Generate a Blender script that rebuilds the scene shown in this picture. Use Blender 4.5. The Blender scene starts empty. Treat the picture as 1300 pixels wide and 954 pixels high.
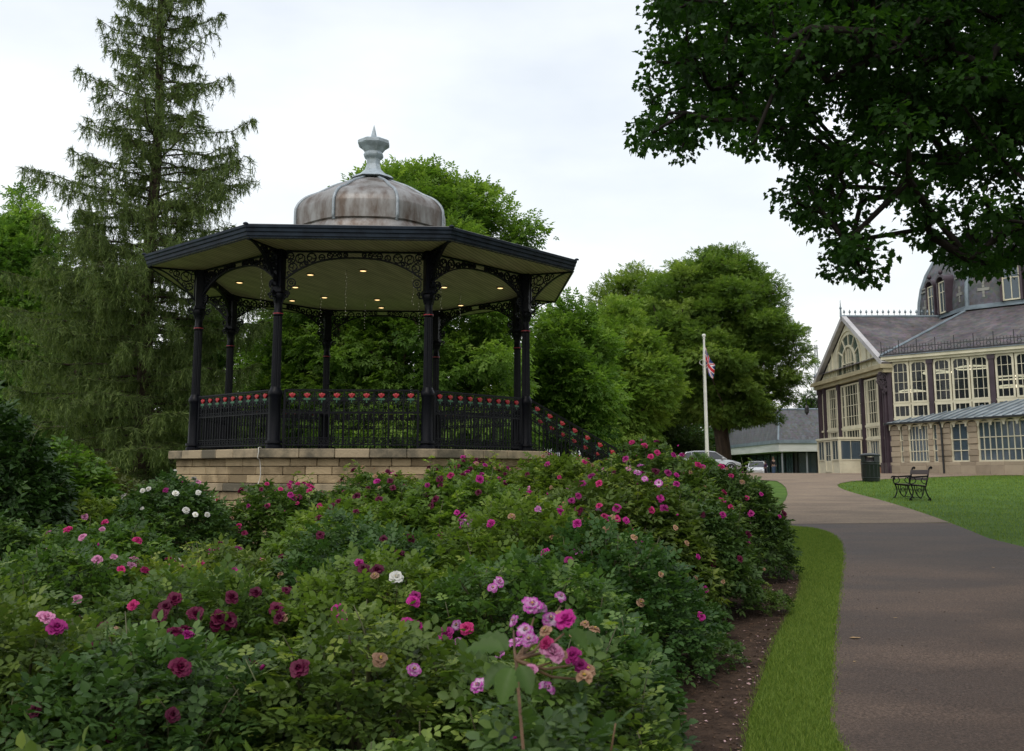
import bpy, math, random
import numpy as np
from mathutils import Vector, Matrix
from mathutils.geometry import delaunay_2d_cdt

random.seed(7)
rng = np.random.default_rng(7)
PI = math.pi
R = math.radians
scene = bpy.context.scene
col = scene.collection

# ------------------------------------------------------------------ camera
F = 1212.0            # focal length in pixels of the 1300 px wide photograph
PITCH = math.atan((598 - 432) / F)
EYE = 1.6
cam_d = bpy.data.cameras.new('camera')
cam_d.sensor_width = 36.0
cam_d.lens = F / 1300 * 36.0
cam_d.shift_y = -45.0 / 1300
cam_d.clip_start = 0.05
cam_d.clip_end = 2000
cam_d.dof.use_dof = True
cam_d.dof.focus_distance = 14.0
cam_d.dof.aperture_fstop = 8.0
cam = bpy.data.objects.new('camera', cam_d)
col.objects.link(cam)
cam.location = (0, 0, EYE)
cam.rotation_euler = (PI / 2 + PITCH, 0, 0)
scene.camera = cam

# ------------------------------------------------------------------ sky and light
SUN_EL, SUN_AZ = R(52), R(200)
world = bpy.data.worlds.new('World')
scene.world = world
world.use_nodes = True
nt = world.node_tree
nt.nodes.clear()
out = nt.nodes.new('ShaderNodeOutputWorld')
sky = nt.nodes.new('ShaderNodeTexSky')
sky.sky_type = 'NISHITA'
sky.sun_disc = False
sky.sun_elevation = SUN_EL
sky.sun_rotation = SUN_AZ
sky.air_density = 2.0
sky.dust_density = 4.0
bg1 = nt.nodes.new('ShaderNodeBackground')
bg1.inputs['Strength'].default_value = 0.05
nt.links.new(sky.outputs[0], bg1.inputs['Color'])
tc = nt.nodes.new('ShaderNodeTexCoord')
mp = nt.nodes.new('ShaderNodeMapping')
mp.inputs['Scale'].default_value = (1.0, 1.0, 2.6)
nz = nt.nodes.new('ShaderNodeTexNoise')
nz.inputs['Scale'].default_value = 2.9
nz.inputs['Detail'].default_value = 5
nz.inputs['Roughness'].default_value = 0.5
cr = nt.nodes.new('ShaderNodeValToRGB')
cr.color_ramp.elements[0].position = 0.28
cr.color_ramp.elements[0].color = (0.63, 0.655, 0.70, 1)
cr.color_ramp.elements[1].position = 0.62
cr.color_ramp.elements[1].color = (0.83, 0.838, 0.85, 1)
bg2 = nt.nodes.new('ShaderNodeBackground')
bg2.inputs['Strength'].default_value = 1.12
ad = nt.nodes.new('ShaderNodeAddShader')
nt.links.new(tc.outputs['Generated'], mp.inputs[0])
nt.links.new(mp.outputs[0], nz.inputs['Vector'])
nt.links.new(nz.outputs['Fac'], cr.inputs[0])
nt.links.new(cr.outputs[0], bg2.inputs['Color'])
nt.links.new(bg1.outputs[0], ad.inputs[0])
nt.links.new(bg2.outputs[0], ad.inputs[1])
nt.links.new(ad.outputs[0], out.inputs['Surface'])

sun_d = bpy.data.lights.new('sun', 'SUN')
sun_d.energy = 0.9
sun_d.angle = R(25)
sun_d.color = (1.0, 0.97, 0.93)
sun = bpy.data.objects.new('sun', sun_d)
col.objects.link(sun)
# the sky's bright patch sits at SUN_AZ (clockwise from +y); the lamp shines from the same side
sd = Vector((math.sin(SUN_AZ) * math.cos(SUN_EL), math.cos(SUN_AZ) * math.cos(SUN_EL), math.sin(SUN_EL)))
sun.rotation_euler = sd.to_track_quat('Z', 'Y').to_euler()

scene.view_settings.view_transform = 'Standard'
scene.view_settings.look = 'None'
scene.view_settings.exposure = 0.0
scene.view_settings.gamma = 1.0
scene.render.engine = 'CYCLES'
scene.cycles.max_bounces = 6
scene.cycles.transparent_max_bounces = 8
scene.cycles.transmission_bounces = 4

# ------------------------------------------------------------------ tags
def tag(o, label=None, cat=None, group=None, kind=None):
    if label: o['label'] = label
    if cat: o['category'] = cat
    if group: o['group'] = group
    if kind: o['kind'] = kind
    return o

def empty(name, loc=(0, 0, 0), rz=0.0, parent=None):
    o = bpy.data.objects.new(name, None)
    col.objects.link(o)
    o.location = loc
    o.rotation_euler = (0, 0, rz)
    o.empty_display_size = 0.3
    if parent: o.parent = parent
    return o

def copy_tree(o, parent=None):
    c = o.copy()
    col.objects.link(c)
    c.parent = parent
    for ch in list(o.children):
        copy_tree(ch, c)
    return c

# ------------------------------------------------------------------ terrain height and picture rays
def sstep(a, b, t):
    t = max(0.0, min(1.0, (t - a) / (b - a)))
    return t * t * (3 - 2 * t)

def gz(x, y):
    if y < 50:
        s = 1.45 * (1 - (1 - max(y, -30) / 50) ** 1.18)
    else:
        s = 1.45
    s -= 0.42 * sstep(62, 96, y) * (1 - sstep(60, 90, x))
    return s * (0.35 + 0.65 * sstep(-4.5, 1.5, x))

def ray(px, py):
    u = (px - 650) / F
    v = (432 - py) / F
    c, s = math.cos(PITCH), math.sin(PITCH)
    return Vector((u, c - s * v, s + c * v))

def at(px, py, Y):
    d = ray(px, py)
    d = d / d.y
    return Vector((0, 0, EYE)) + d * Y

def ground_at(px, py):
    d = ray(px, py)
    d = d / d.y
    y = 3.0
    while y < 200:
        if EYE + d.z * y < gz(d.x * y, y):
            break
        y += 0.02
    return (d.x * y, y)

# ------------------------------------------------------------------ materials
def M_new(name):
    m = bpy.data.materials.new(name)
    m.use_nodes = True
    n = m.node_tree
    return m, n, n.nodes['Principled BSDF']

def mat(name, c1, c2=None, scale=6.0, rough=0.6, metal=0.0, bump=0.0, bscale=None, detail=4, spec=0.5,
        stretch=(1, 1, 1), lo=0.35, hi=0.65, attr=0.0, coat=0.0):
    """noise-mixed two colour material; attr = strength of the per-face 'rnd' value"""
    m, n, b = M_new(name)
    b.inputs['Roughness'].default_value = rough
    b.inputs['Metallic'].default_value = metal
    b.inputs['Specular IOR Level'].default_value = spec
    b.inputs['Coat Weight'].default_value = coat
    c2 = c2 or tuple(0.8 * v for v in c1)
    t = n.nodes.new('ShaderNodeTexCoord')
    mp = n.nodes.new('ShaderNodeMapping')
    mp.inputs['Scale'].default_value = stretch
    n.links.new(t.outputs['Object'], mp.inputs[0])
    z = n.nodes.new('ShaderNodeTexNoise')
    z.inputs['Scale'].default_value = scale
    z.inputs['Detail'].default_value = detail
    z.inputs['Roughness'].default_value = 0.62
    n.links.new(mp.outputs[0], z.inputs['Vector'])
    r = n.nodes.new('ShaderNodeValToRGB')
    r.color_ramp.elements[0].position = lo
    r.color_ramp.elements[1].position = hi
    r.color_ramp.elements[0].color = (*c2, 1)
    r.color_ramp.elements[1].color = (*c1, 1)
    if attr:
        a = n.nodes.new('ShaderNodeAttribute')
        a.attribute_name = 'rnd'
        s = n.nodes.new('ShaderNodeMath'); s.operation = 'MULTIPLY_ADD'
        n.links.new(a.outputs['Fac'], s.inputs[0])
        s.inputs[1].default_value = attr
        n.links.new(z.outputs['Fac'], s.inputs[2])
        s2 = n.nodes.new('ShaderNodeMath'); s2.operation = 'SUBTRACT'
        n.links.new(s.outputs[0], s2.inputs[0]); s2.inputs[1].default_value = attr * 0.5
        n.links.new(s2.outputs[0], r.inputs[0])
    else:
        n.links.new(z.outputs['Fac'], r.inputs[0])
    n.links.new(r.outputs[0], b.inputs['Base Color'])
    if bump:
        z2 = n.nodes.new('ShaderNodeTexNoise')
        z2.inputs['Scale'].default_value = bscale or scale * 4
        z2.inputs['Detail'].default_value = 3
        n.links.new(mp.outputs[0], z2.inputs['Vector'])
        bm_ = n.nodes.new('ShaderNodeBump')
        bm_.inputs['Strength'].default_value = bump
        bm_.inputs['Distance'].default_value = 0.02
        n.links.new(z2.outputs['Fac'], bm_.inputs['Height'])
        n.links.new(bm_.outputs[0], b.inputs['Normal'])
    return m

def leaf_mat(name, dark, mid, light, trans=0.3, rough=0.5, hue_var=0.04, spec=0.35):
    """leaf colour from the per-leaf 'rnd' value, plus a little per-plant variation"""
    m, n, b = M_new(name)
    a = n.nodes.new('ShaderNodeAttribute'); a.attribute_name = 'rnd'
    r = n.nodes.new('ShaderNodeValToRGB')
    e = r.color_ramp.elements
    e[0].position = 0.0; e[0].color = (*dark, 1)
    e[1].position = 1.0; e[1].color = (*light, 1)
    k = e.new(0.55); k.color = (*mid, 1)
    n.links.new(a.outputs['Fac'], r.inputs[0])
    oi = n.nodes.new('ShaderNodeObjectInfo')
    hs = n.nodes.new('ShaderNodeHueSaturation')
    mr = n.nodes.new('ShaderNodeMapRange')
    mr.inputs['To Min'].default_value = 0.5 - hue_var / 2
    mr.inputs['To Max'].default_value = 0.5 + hue_var / 2
    n.links.new(oi.outputs['Random'], mr.inputs['Value'])
    n.links.new(mr.outputs[0], hs.inputs['Hue'])
    n.links.new(r.outputs[0], hs.inputs['Color'])
    n.links.new(hs.outputs[0], b.inputs['Base Color'])
    b.inputs['Roughness'].default_value = rough
    b.inputs['Specular IOR Level'].default_value = spec
    tr = n.nodes.new('ShaderNodeBsdfTranslucent')
    g = n.nodes.new('ShaderNodeMixRGB'); g.blend_type = 'MULTIPLY'; g.inputs[0].default_value = 1
    g.inputs[2].default_value = (1.5, 1.6, 0.7, 1)
    n.links.new(hs.outputs[0], g.inputs[1])
    n.links.new(g.outputs[0], tr.inputs['Color'])
    mx = n.nodes.new('ShaderNodeMixShader'); mx.inputs[0].default_value = trans
    n.links.new(b.outputs[0], mx.inputs[1])
    n.links.new(tr.outputs[0], mx.inputs[2])
    n.links.new(mx.outputs[0], n.nodes['Material Output'].inputs['Surface'])
    return m

def glass_mat(name, tint, fac=0.5, rough=0.04):
    """thin window glass: some of what is behind shows through, the rest is reflection and tint"""
    m, n, b = M_new(name)
    b.inputs['Base Color'].default_value = (*tint, 1)
    b.inputs['Roughness'].default_value = rough
    b.inputs['Specular IOR Level'].default_value = 0.8
    t = n.nodes.new('ShaderNodeBsdfTransparent')
    t.inputs[0].default_value = (0.85, 0.9, 0.88, 1)
    mx = n.nodes.new('ShaderNodeMixShader'); mx.inputs[0].default_value = fac
    n.links.new(t.outputs[0], mx.inputs[1]); n.links.new(b.outputs[0], mx.inputs[2])
    n.links.new(mx.outputs[0], n.nodes['Material Output'].inputs['Surface'])
    return m

def emit_mat(name, c, s):
    m, n, b = M_new(name)
    b.inputs['Base Color'].default_value = (*c, 1)
    b.inputs['Emission Color'].default_value = (*c, 1)
    b.inputs['Emission Strength'].default_value = s
    return m

def plain(name, c, rough=0.5, metal=0.0, spec=0.5):
    return mat(name, c, tuple(v * 0.85 for v in c), scale=9, rough=rough, metal=metal, spec=spec)

# ------------------------------------------------------------------ mesh helpers
class MB:
    def __init__(s):
        s.v, s.f, s.a, s.m = [], [], [], []
    def add(s, vs, fs, rnd=None, mi=0):
        o = len(s.v)
        s.v += [tuple(p) for p in vs]
        if rnd is None: rnd = random.random()
        for f in fs:
            s.f.append([i + o for i in f]); s.a.append(rnd); s.m.append(mi)
        return s
    def box(s, x0, x1, y0, y1, z0, z1, rnd=None, mi=0, M=None):
        vs = [Vector((x, y, z)) for z in (z0, z1) for y in (y0, y1) for x in (x0, x1)]
        if M is not None: vs = [M @ p for p in vs]
        fl = (x1 < x0) ^ (y1 < y0) ^ (z1 < z0)
        fs = [(0, 2, 3, 1), (4, 5, 7, 6), (0, 1, 5, 4), (2, 6, 7, 3), (0, 4, 6, 2), (1, 3, 7, 5)]
        if fl: fs = [f[::-1] for f in fs]
        return s.add(vs, fs, rnd, mi)
    def bbox(s, x0, x1, y0, y1, z0, z1, b=0.01, rnd=None, M=None):
        """box with chamfered edges"""
        xs, ys, zs = (x0, x1), (y0, y1), (z0, z1)
        vs = []; idx = {}
        for i in (0, 1):
            for j in (0, 1):
                for k in (0, 1):
                    sx, sy, sz = (1 - 2 * i) * b, (1 - 2 * j) * b, (1 - 2 * k) * b
                    for ax in range(3):
                        p = [xs[i] + sx, ys[j] + sy, zs[k] + sz]
                        p[ax] = (xs[i], ys[j], zs[k])[ax]
                        idx[(i, j, k, ax)] = len(vs); vs.append(Vector(p))
        fs = []
        q = lambda *t: fs.append([idx[x] for x in t])
        for i in (0, 1):
            a = [(i, 0, 0, 0), (i, 1, 0, 0), (i, 1, 1, 0), (i, 0, 1, 0)]; q(*(a if i else a[::-1]))
            a = [(0, i, 0, 1), (0, i, 1, 1), (1, i, 1, 1), (1, i, 0, 1)]; q(*(a if i else a[::-1]))
            a = [(0, 0, i, 2), (1, 0, i, 2), (1, 1, i, 2), (0, 1, i, 2)]; q(*(a if i else a[::-1]))
            for j in (0, 1):
                a = [(0, i, j, 1), (1, i, j, 1), (1, i, j, 2), (0, i, j, 2)]; q(*(a if i ^ j else a[::-1]))
                a = [(i, 0, j, 2), (i, 1, j, 2), (i, 1, j, 0), (i, 0, j, 0)]; q(*(a if i ^ j else a[::-1]))
                a = [(i, j, 0, 0), (i, j, 1, 0), (i, j, 1, 1), (i, j, 0, 1)]; q(*(a if i ^ j else a[::-1]))
                for k in (0, 1):
                    a = [(i, j, k, 0), (i, j, k, 1), (i, j, k, 2)]; q(*(a if (i + j + k) % 2 else a[::-1]))
        if M is not None: vs = [M @ p for p in vs]
        return s.add(vs, fs, rnd)
    def tube(s, pts, rad, n=8, caps=True, rnd=None, up=None):
        pts = [Vector(p) for p in pts]
        if not hasattr(rad, '__len__'): rad = [rad] * len(pts)
        vs, fs = [], []
        prev = None
        for i, p in enumerate(pts):
            d = (pts[min(i + 1, len(pts) - 1)] - pts[max(i - 1, 0)])
            if d.length < 1e-9: d = Vector((0, 0, 1))
            d.normalize()
            if prev is None:
                a = Vector((0, 0, 1)) if abs(d.z) < 0.9 else Vector((1, 0, 0))
                u = d.cross(a).normalized()
            else:
                u = (prev - d * prev.dot(d))
                u = u.normalized() if u.length > 1e-6 else d.orthogonal().normalized()
            prev = u
            w = d.cross(u)
            for k in range(n):
                t = 2 * PI * k / n
                vs.append(p + (u * math.cos(t) + w * math.sin(t)) * rad[i])
        for i in range(len(pts) - 1):
            for k in range(n):
                a = i * n + k; b = i * n + (k + 1) % n
                fs.append((a, b, b + n, a + n))
        if caps:
            fs.append(tuple(range(n))[::-1]); fs.append(tuple(range((len(pts) - 1) * n, len(pts) * n)))
        return s.add(vs, fs, rnd)
    def lathe(s, prof, n=16, ph=0.0, c=(0, 0, 0), M=None, rnd=None, caps=True):
        """prof = [(radius, z)...] from bottom to top"""
        vs, fs = [], []
        for r, z in prof:
            for k in range(n):
                t = ph + 2 * PI * k / n
                vs.append(Vector((c[0] + r * math.sin(t), c[1] - r * math.cos(t), c[2] + z)))
        for i in range(len(prof) - 1):
            for k in range(n):
                a = i * n + k; b = i * n + (k + 1) % n
                fs.append((a, b, b + n, a + n))
        if caps:
            fs.append(tuple(range(n))[::-1]); fs.append(tuple(range((len(prof) - 1) * n, len(prof) * n)))
        if M is not None: vs = [M @ p for p in vs]
        return s.add(vs, fs, rnd)
    def prism(s, poly, y0, y1, M=None, rnd=None):
        """polygon in the xz plane pushed from y0 to y1"""
        n = len(poly)
        vs = [Vector((x, y0, z)) for x, z in poly] + [Vector((x, y1, z)) for x, z in poly]
        fs = [tuple(range(n)), tuple(range(n, 2 * n))[::-1]]
        for i in range(n):
            j = (i + 1) % n
            fs.append((i, i + n, j + n, j))
        if M is not None: vs = [M @ p for p in vs]
        return s.add(vs, fs, rnd)
    def ring(s, cx, cz, r, w, d, n=12, y=0.0, M=None, a0=0.0, a1=2 * PI):
        """flat ring (or arc) in the xz plane; w = width of the bar, d = depth"""
        full = abs(a1 - a0 - 2 * PI) < 1e-6
        m = n if full else n + 1
        vs = []
        for i in range(m):
            t = a0 + (a1 - a0) * i / n
            c_, s_ = math.cos(t), math.sin(t)
            for rr, yy in ((r - w / 2, -d / 2), (r + w / 2, -d / 2), (r + w / 2, d / 2), (r - w / 2, d / 2)):
                vs.append(Vector((cx + rr * c_, y + yy, cz + rr * s_)))
        fs = []
        for i in range(n):
            a = 4 * i; b = 4 * ((i + 1) % m)
            for k in range(4):
                l = (k + 1) % 4
                fs.append((a + k, b + k, b + l, a + l))
        if M is not None: vs = [M @ p for p in vs]
        return s.add(vs, fs)
    def curvebar(s, pts, w, d, M=None):
        """bar with rectangular section along points in the xz plane"""
        vs = []
        for i, (x, z) in enumerate(pts):
            a = pts[max(i - 1, 0)]; b = pts[min(i + 1, len(pts) - 1)]
            t = Vector((b[0] - a[0], b[1] - a[1])).normalized()
            nx, nz_ = -t.y, t.x
            for sg, yy in ((-1, -1), (1, -1), (1, 1), (-1, 1)):
                vs.append(Vector((x + nx * sg * w / 2, yy * d / 2, z + nz_ * sg * w / 2)))
        fs = []
        for i in range(len(pts) - 1):
            a, b = 4 * i, 4 * i + 4
            for k in range(4):
                l = (k + 1) % 4
                fs.append((a + k, b + k, b + l, a + l))
        fs += [(0, 1, 2, 3), tuple(4 * (len(pts) - 1) + k for k in (3, 2, 1, 0))]
        if M is not None: vs = [M @ p for p in vs]
        return s.add(vs, fs)
    def mul(s, M):
        s.v = [tuple(M @ Vector(p)) for p in s.v]
        return s
    def join(s, o, M=None):
        vs = o.v if M is None else [tuple(M @ Vector(p)) for p in o.v]
        b = len(s.v)
        s.v += vs
        s.f += [[i + b for i in f] for f in o.f]
        s.a += o.a; s.m += o.m
        return s
    def mesh(s, name, mats, smooth=False, off=(0, 0, 0)):
        me = bpy.data.meshes.new(name)
        ox, oy, oz = off
        me.from_pydata([(x - ox, y - oy, z - oz) for x, y, z in s.v], [], s.f)
        if not isinstance(mats, (list, tuple)): mats = [mats]
        for m_ in mats: me.materials.append(m_)
        if len(mats) > 1: me.polygons.foreach_set('material_index', s.m)
        at_ = me.attributes.new('rnd', 'FLOAT', 'FACE')
        at_.data.foreach_set('value', s.a)
        if smooth: me.polygons.foreach_set('use_smooth', [True] * len(s.f))
        me.update()
        return me
    def build(s, name, mats, parent=None, smooth=False, off=None, auto=None):
        """off = world position of the parent when the shape was laid out in world space"""
        if off is None: off = (0, 0, 0)
        me = s.mesh(name, mats, smooth, off)
        if auto is not None:
            me.polygons.foreach_set('use_smooth', [True] * len(me.polygons))
            me.set_sharp_from_angle(angle=auto)
        o = bpy.data.objects.new(name, me)
        col.objects.link(o)
        if parent is not None: o.parent = parent
        return o

def npobj(name, V, T, rnd, mat_, parent=None, smooth=False, idx=None):
    """fast mesh of triangles/quads: V (n,3), T (m,k)"""
    me = bpy.data.meshes.new(name)
    V = np.asarray(V, np.float32); T = np.asarray(T, np.int32)
    k = T.shape[1]
    me.vertices.add(len(V)); me.vertices.foreach_set('co', V.ravel())
    me.loops.add(T.size); me.loops.foreach_set('vertex_index', T.ravel())
    me.polygons.add(len(T))
    me.polygons.foreach_set('loop_start', np.arange(0, T.size, k, dtype=np.int32))
    if smooth: me.polygons.foreach_set('use_smooth', np.ones(len(T), bool))
    for m_ in (mat_ if isinstance(mat_, (list, tuple)) else [mat_]): me.materials.append(m_)
    if idx is not None: me.polygons.foreach_set('material_index', np.asarray(idx, np.int32))
    a = me.attributes.new('rnd', 'FLOAT', 'FACE')
    a.data.foreach_set('value', np.asarray(rnd, np.float32))
    me.update(); me.validate()
    if name is None: return me
    o = bpy.data.objects.new(name, me)
    col.objects.link(o)
    if parent is not None: o.parent = parent
    return o

def wallM(p0, p1, z=0.0):
    """local x runs p0 -> p1, local -y points outward (to the right of the way p0 -> p1 is outward)"""
    d = Vector((p1[0] - p0[0], p1[1] - p0[1], 0)); d.normalize()
    n = Vector((-d.y, d.x, 0))
    return Matrix(((d.x, n.x, 0, p0[0]), (d.y, n.y, 0, p0[1]), (0, 0, 1, z), (0, 0, 0, 1)))

def unit(a):
    return a / np.maximum(np.linalg.norm(a, axis=-1, keepdims=True), 1e-9)

# leaf templates: (l along the leaf, s sideways, h lift), triangles
LEAF_SIMPLE = (np.array([(0, 0, 0), (.45, .26, .09), (1, 0, -.04), (.45, -.26, .09)], float),
               np.array([(0, 2, 1), (0, 3, 2)]))
NEEDLE = (np.array([(0, .03, 0), (1, 0, 0), (0, -.03, 0)], float), np.array([(0, 1, 2)]))
def _maple():
    pts = [(0, 0), (-.02, .22), (-.12, .40), (.14, .34), (.22, .56), (.42, .42), (.50, .46), (.55, .28), (.60, .20),
           (.72, .22), (1.0, 0)]
    pts = pts + [(x, -y) for x, y in pts[1:-1][::-1]]
    v = [(.32, 0, 0)] + [(x, y, abs(y) * .22 - .1 * (x > .7)) for x, y in pts]
    n = len(pts)
    return np.array(v, float), np.array([(0, 1 + i, 1 + (i + 1) % n) for i in range(n)])
MAPLE = _maple()
def _pinnate(n=2, tip=1.0):
    """rose-like leaf: pairs of folded leaflets and one at the tip"""
    V, T = [], []
    def leaflet(bx, by, ang, ln, w):
        c, s = math.cos(ang), math.sin(ang)
        o = len(V)
        for l, q, h in ((0, 0, 0), (.35, w, .07), (.72, w * .75, .05), (1, 0, -.09), (.72, -w * .75, .05), (.35, -w, .07), (.5, 0, -.02)):
            V.append((bx + (l * c - q * s) * ln, by + (l * s + q * c) * ln, h * ln - .12 * (bx) ** 2))
        for a, b in ((0, 1), (1, 2), (2, 3), (3, 4), (4, 5), (5, 0)):
            T.append((o + 6, o + b, o + a))
    for i in range(n):
        bx = .28 + .30 * i
        leaflet(bx, 0.01, 1.05, .34 + .04 * i, .33)
        leaflet(bx, -0.01, -1.05, .34 + .04 * i, .33)
    leaflet(.28 + .30 * n - .1, 0, 0, .42, .34)
    return np.array(V, float), np.array(T)
ROSE_LEAF = _pinnate()
def _spray():
    """a twig end with a handful of simple leaves, for crowns"""
    V, T = [], []
    for a, ln, bx in ((0, .55, .45), (.9, .5, .3), (-.9, .5, .3), (1.3, .45, .05), (-1.3, .45, .05)):
        c, s = math.cos(a), math.sin(a); o = len(V)
        for l, q, h in ((0, 0, 0), (.45, .27, .10), (1, 0, -.18), (.45, -.27, .10)):
            V.append((bx + (l * c - q * s) * ln, (l * s + q * c) * ln, h * ln))
        T.append((o, o + 2, o + 1)); T.append((o, o + 3, o + 2))
    return np.array(V, float), np.array(T)
SPRAY = _spray()

def leaves(name, P, D, N, S, mat_, tmpl=LEAF_SIMPLE, parent=None, rnd=None, jitter=0.15):
    """P base points, D tip directions, N approximate face normals, S lengths"""
    P = np.asarray(P, float); n = len(P)
    D = unit(np.asarray(D, float)); N = np.asarray(N, float)
    X = unit(np.cross(N, D)); Z = np.cross(D, X)
    tv, tt = tmpl
    S = np.broadcast_to(np.asarray(S, float), (n,))
    V = (P[:, None, :] + S[:, None, None] * (tv[None, :, 0:1] * D[:, None, :] + tv[None, :, 1:2] * X[:, None, :]
         + tv[None, :, 2:3] * Z[:, None, :]))
    T = (tt[None, :, :] + (np.arange(n) * len(tv))[:, None, None]).reshape(-1, 3)
    if rnd is None: rnd = rng.random(n)
    rr = np.repeat(np.clip(rnd + rng.normal(0, jitter, n), 0, 1), len(tt))
    return npobj(name, V.reshape(-1, 3), T, rr, mat_, parent)
# ================================================================== SETTING: ground, path, plaza, bed
m_grass = mat('grass_ground', (0.10, 0.18, 0.028), (0.06, 0.12, 0.02), scale=0.9, rough=0.9, bump=0.7, bscale=60, spec=0.15, detail=8)
m_soil = mat('bed_soil', (0.075, 0.048, 0.033), (0.03, 0.019, 0.014), scale=9, rough=0.95, bump=1.0, bscale=45, spec=0.15, detail=8)
def tarmac(name, c1, c2, big, rough):
    m, n, b = M_new(name)
    t = n.nodes.new('ShaderNodeTexCoord')
    z = n.nodes.new('ShaderNodeTexNoise'); z.inputs['Scale'].default_value = 0.55; z.inputs['Detail'].default_value = 6
    mp = n.nodes.new('ShaderNodeMapping'); mp.inputs['Scale'].default_value = (1.0, 2.2, 1)
    n.links.new(t.outputs['Object'], mp.inputs[0]); n.links.new(mp.outputs[0], z.inputs['Vector'])
    g = n.nodes.new('ShaderNodeTexNoise'); g.inputs['Scale'].default_value = 62; g.inputs['Detail'].default_value = 5; g.inputs['Roughness'].default_value = .75
    n.links.new(t.outputs['Object'], g.inputs['Vector'])
    r = n.nodes.new('ShaderNodeValToRGB')
    r.color_ramp.elements[0].position = .40; r.color_ramp.elements[0].color = (*c2, 1)
    r.color_ramp.elements[1].position = .60; r.color_ramp.elements[1].color = (*c1, 1)
    n.links.new(z.outputs['Fac'], r.inputs[0])
    r2 = n.nodes.new('ShaderNodeValToRGB')
    r2.color_ramp.elements[0].position = .42; r2.color_ramp.elements[0].color = (.45, .43, .42, 1)
    r2.color_ramp.elements[1].position = .64; r2.color_ramp.elements[1].color = (1.45, 1.4, 1.35, 1)
    n.links.new(g.outputs['Fac'], r2.inputs[0])
    x = n.nodes.new('ShaderNodeMixRGB'); x.blend_type = 'MULTIPLY'; x.inputs[0].default_value = 0.95
    n.links.new(r.outputs[0], x.inputs[1]); n.links.new(r2.outputs[0], x.inputs[2])
    n.links.new(x.outputs[0], b.inputs['Base Color'])
    rr = n.nodes.new('ShaderNodeMapRange'); rr.inputs['To Min'].default_value = rough - .12; rr.inputs['To Max'].default_value = rough + .12
    n.links.new(z.outputs['Fac'], rr.inputs['Value']); n.links.new(rr.outputs[0], b.inputs['Roughness'])
    bp = n.nodes.new('ShaderNodeBump'); bp.inputs['Strength'].default_value = .5; bp.inputs['Distance'].default_value = .008
    n.links.new(g.outputs['Fac'], bp.inputs['Height']); n.links.new(bp.outputs[0], b.inputs['Normal'])
    b.inputs['Specular IOR Level'].default_value = 0.2
    return m
m_path = tarmac('path_tarmac', (0.120, 0.086, 0.066), (0.072, 0.051, 0.040), 1, .62)
m_plaza = tarmac('plaza_tarmac', (0.31, 0.245, 0.18), (0.225, 0.176, 0.132), 1, .8)

def terrain_sheet():
    xs = np.concatenate([np.linspace(-300, -30, 10, endpoint=False), np.arange(-30, 40, .5), np.linspace(40, 400, 12)])
    ys = np.concatenate([np.linspace(-60, -4, 8, endpoint=False), np.arange(-4, 70, .5), np.arange(70, 110, 2), np.linspace(110, 900, 14)])
    V = [(x, y, gz(x, y) - 0.012) for y in ys for x in xs]
    nx = len(xs)
    T = [(j * nx + i, j * nx + i + 1, (j + 1) * nx + i + 1, (j + 1) * nx + i) for j in range(len(ys) - 1) for i in range(nx - 1)]
    o = npobj('ground', V, T, np.full(len(T), .5), m_grass, smooth=True)
    return tag(o, kind='structure')
terrain_sheet()

def inside(pts, poly):
    P = np.asarray(pts, float); q = np.asarray(poly, float)
    r = np.zeros(len(P), bool)
    j = len(q) - 1
    for i in range(len(q)):
        c = ((q[i, 1] > P[:, 1]) != (q[j, 1] > P[:, 1]))
        with np.errstate(divide='ignore', invalid='ignore'):
            xx = (q[j, 0] - q[i, 0]) * (P[:, 1] - q[i, 1]) / (q[j, 1] - q[i, 1]) + q[i, 0]
        r ^= c & (P[:, 0] < xx)
        j = i
    return r

def smooth_line(p, n=3):
    for _ in range(n):
        q = [p[0]]
        for a, b in zip(p, p[1:]):
            q += [(a[0] * .75 + b[0] * .25, a[1] * .75 + b[1] * .25), (a[0] * .25 + b[0] * .75, a[1] * .25 + b[1] * .75)]
        p = q + [p[-1]]
    return p

def drape(name, poly, step, off, m, kind='structure'):
    """polygon laid over the terrain"""
    dense = []
    for a, b in zip(poly, poly[1:] + poly[:1]):
        k = max(1, int(math.hypot(b[0] - a[0], b[1] - a[1]) / step))
        dense += [(a[0] + (b[0] - a[0]) * i / k, a[1] + (b[1] - a[1]) * i / k) for i in range(k)]
    q = np.array(dense)
    gx, gy = np.meshgrid(np.arange(q[:, 0].min(), q[:, 0].max(), step), np.arange(q[:, 1].min(), q[:, 1].max(), step))
    g = np.stack([gx.ravel(), gy.ravel()], 1)
    g = g[inside(g, q)]
    d = np.min(((g[:, None, :] - q[None]) ** 2).sum(-1), 1) if len(g) * len(q) < 3e7 else np.ones(len(g))
    g = g[d > (step * .35) ** 2]
    P = [Vector(p) for p in dense] + [Vector(p) for p in g]
    v, e, f, *_ = delaunay_2d_cdt(P, [], [list(range(len(dense)))], 1, 1e-5)
    mb = MB()
    mb.add([(p.x, p.y, gz(p.x, p.y) + off) for p in v], [tuple(t) for t in f])
    o = mb.build(name, m, smooth=True)
    return tag(o, kind=kind)

G = ground_at
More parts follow.
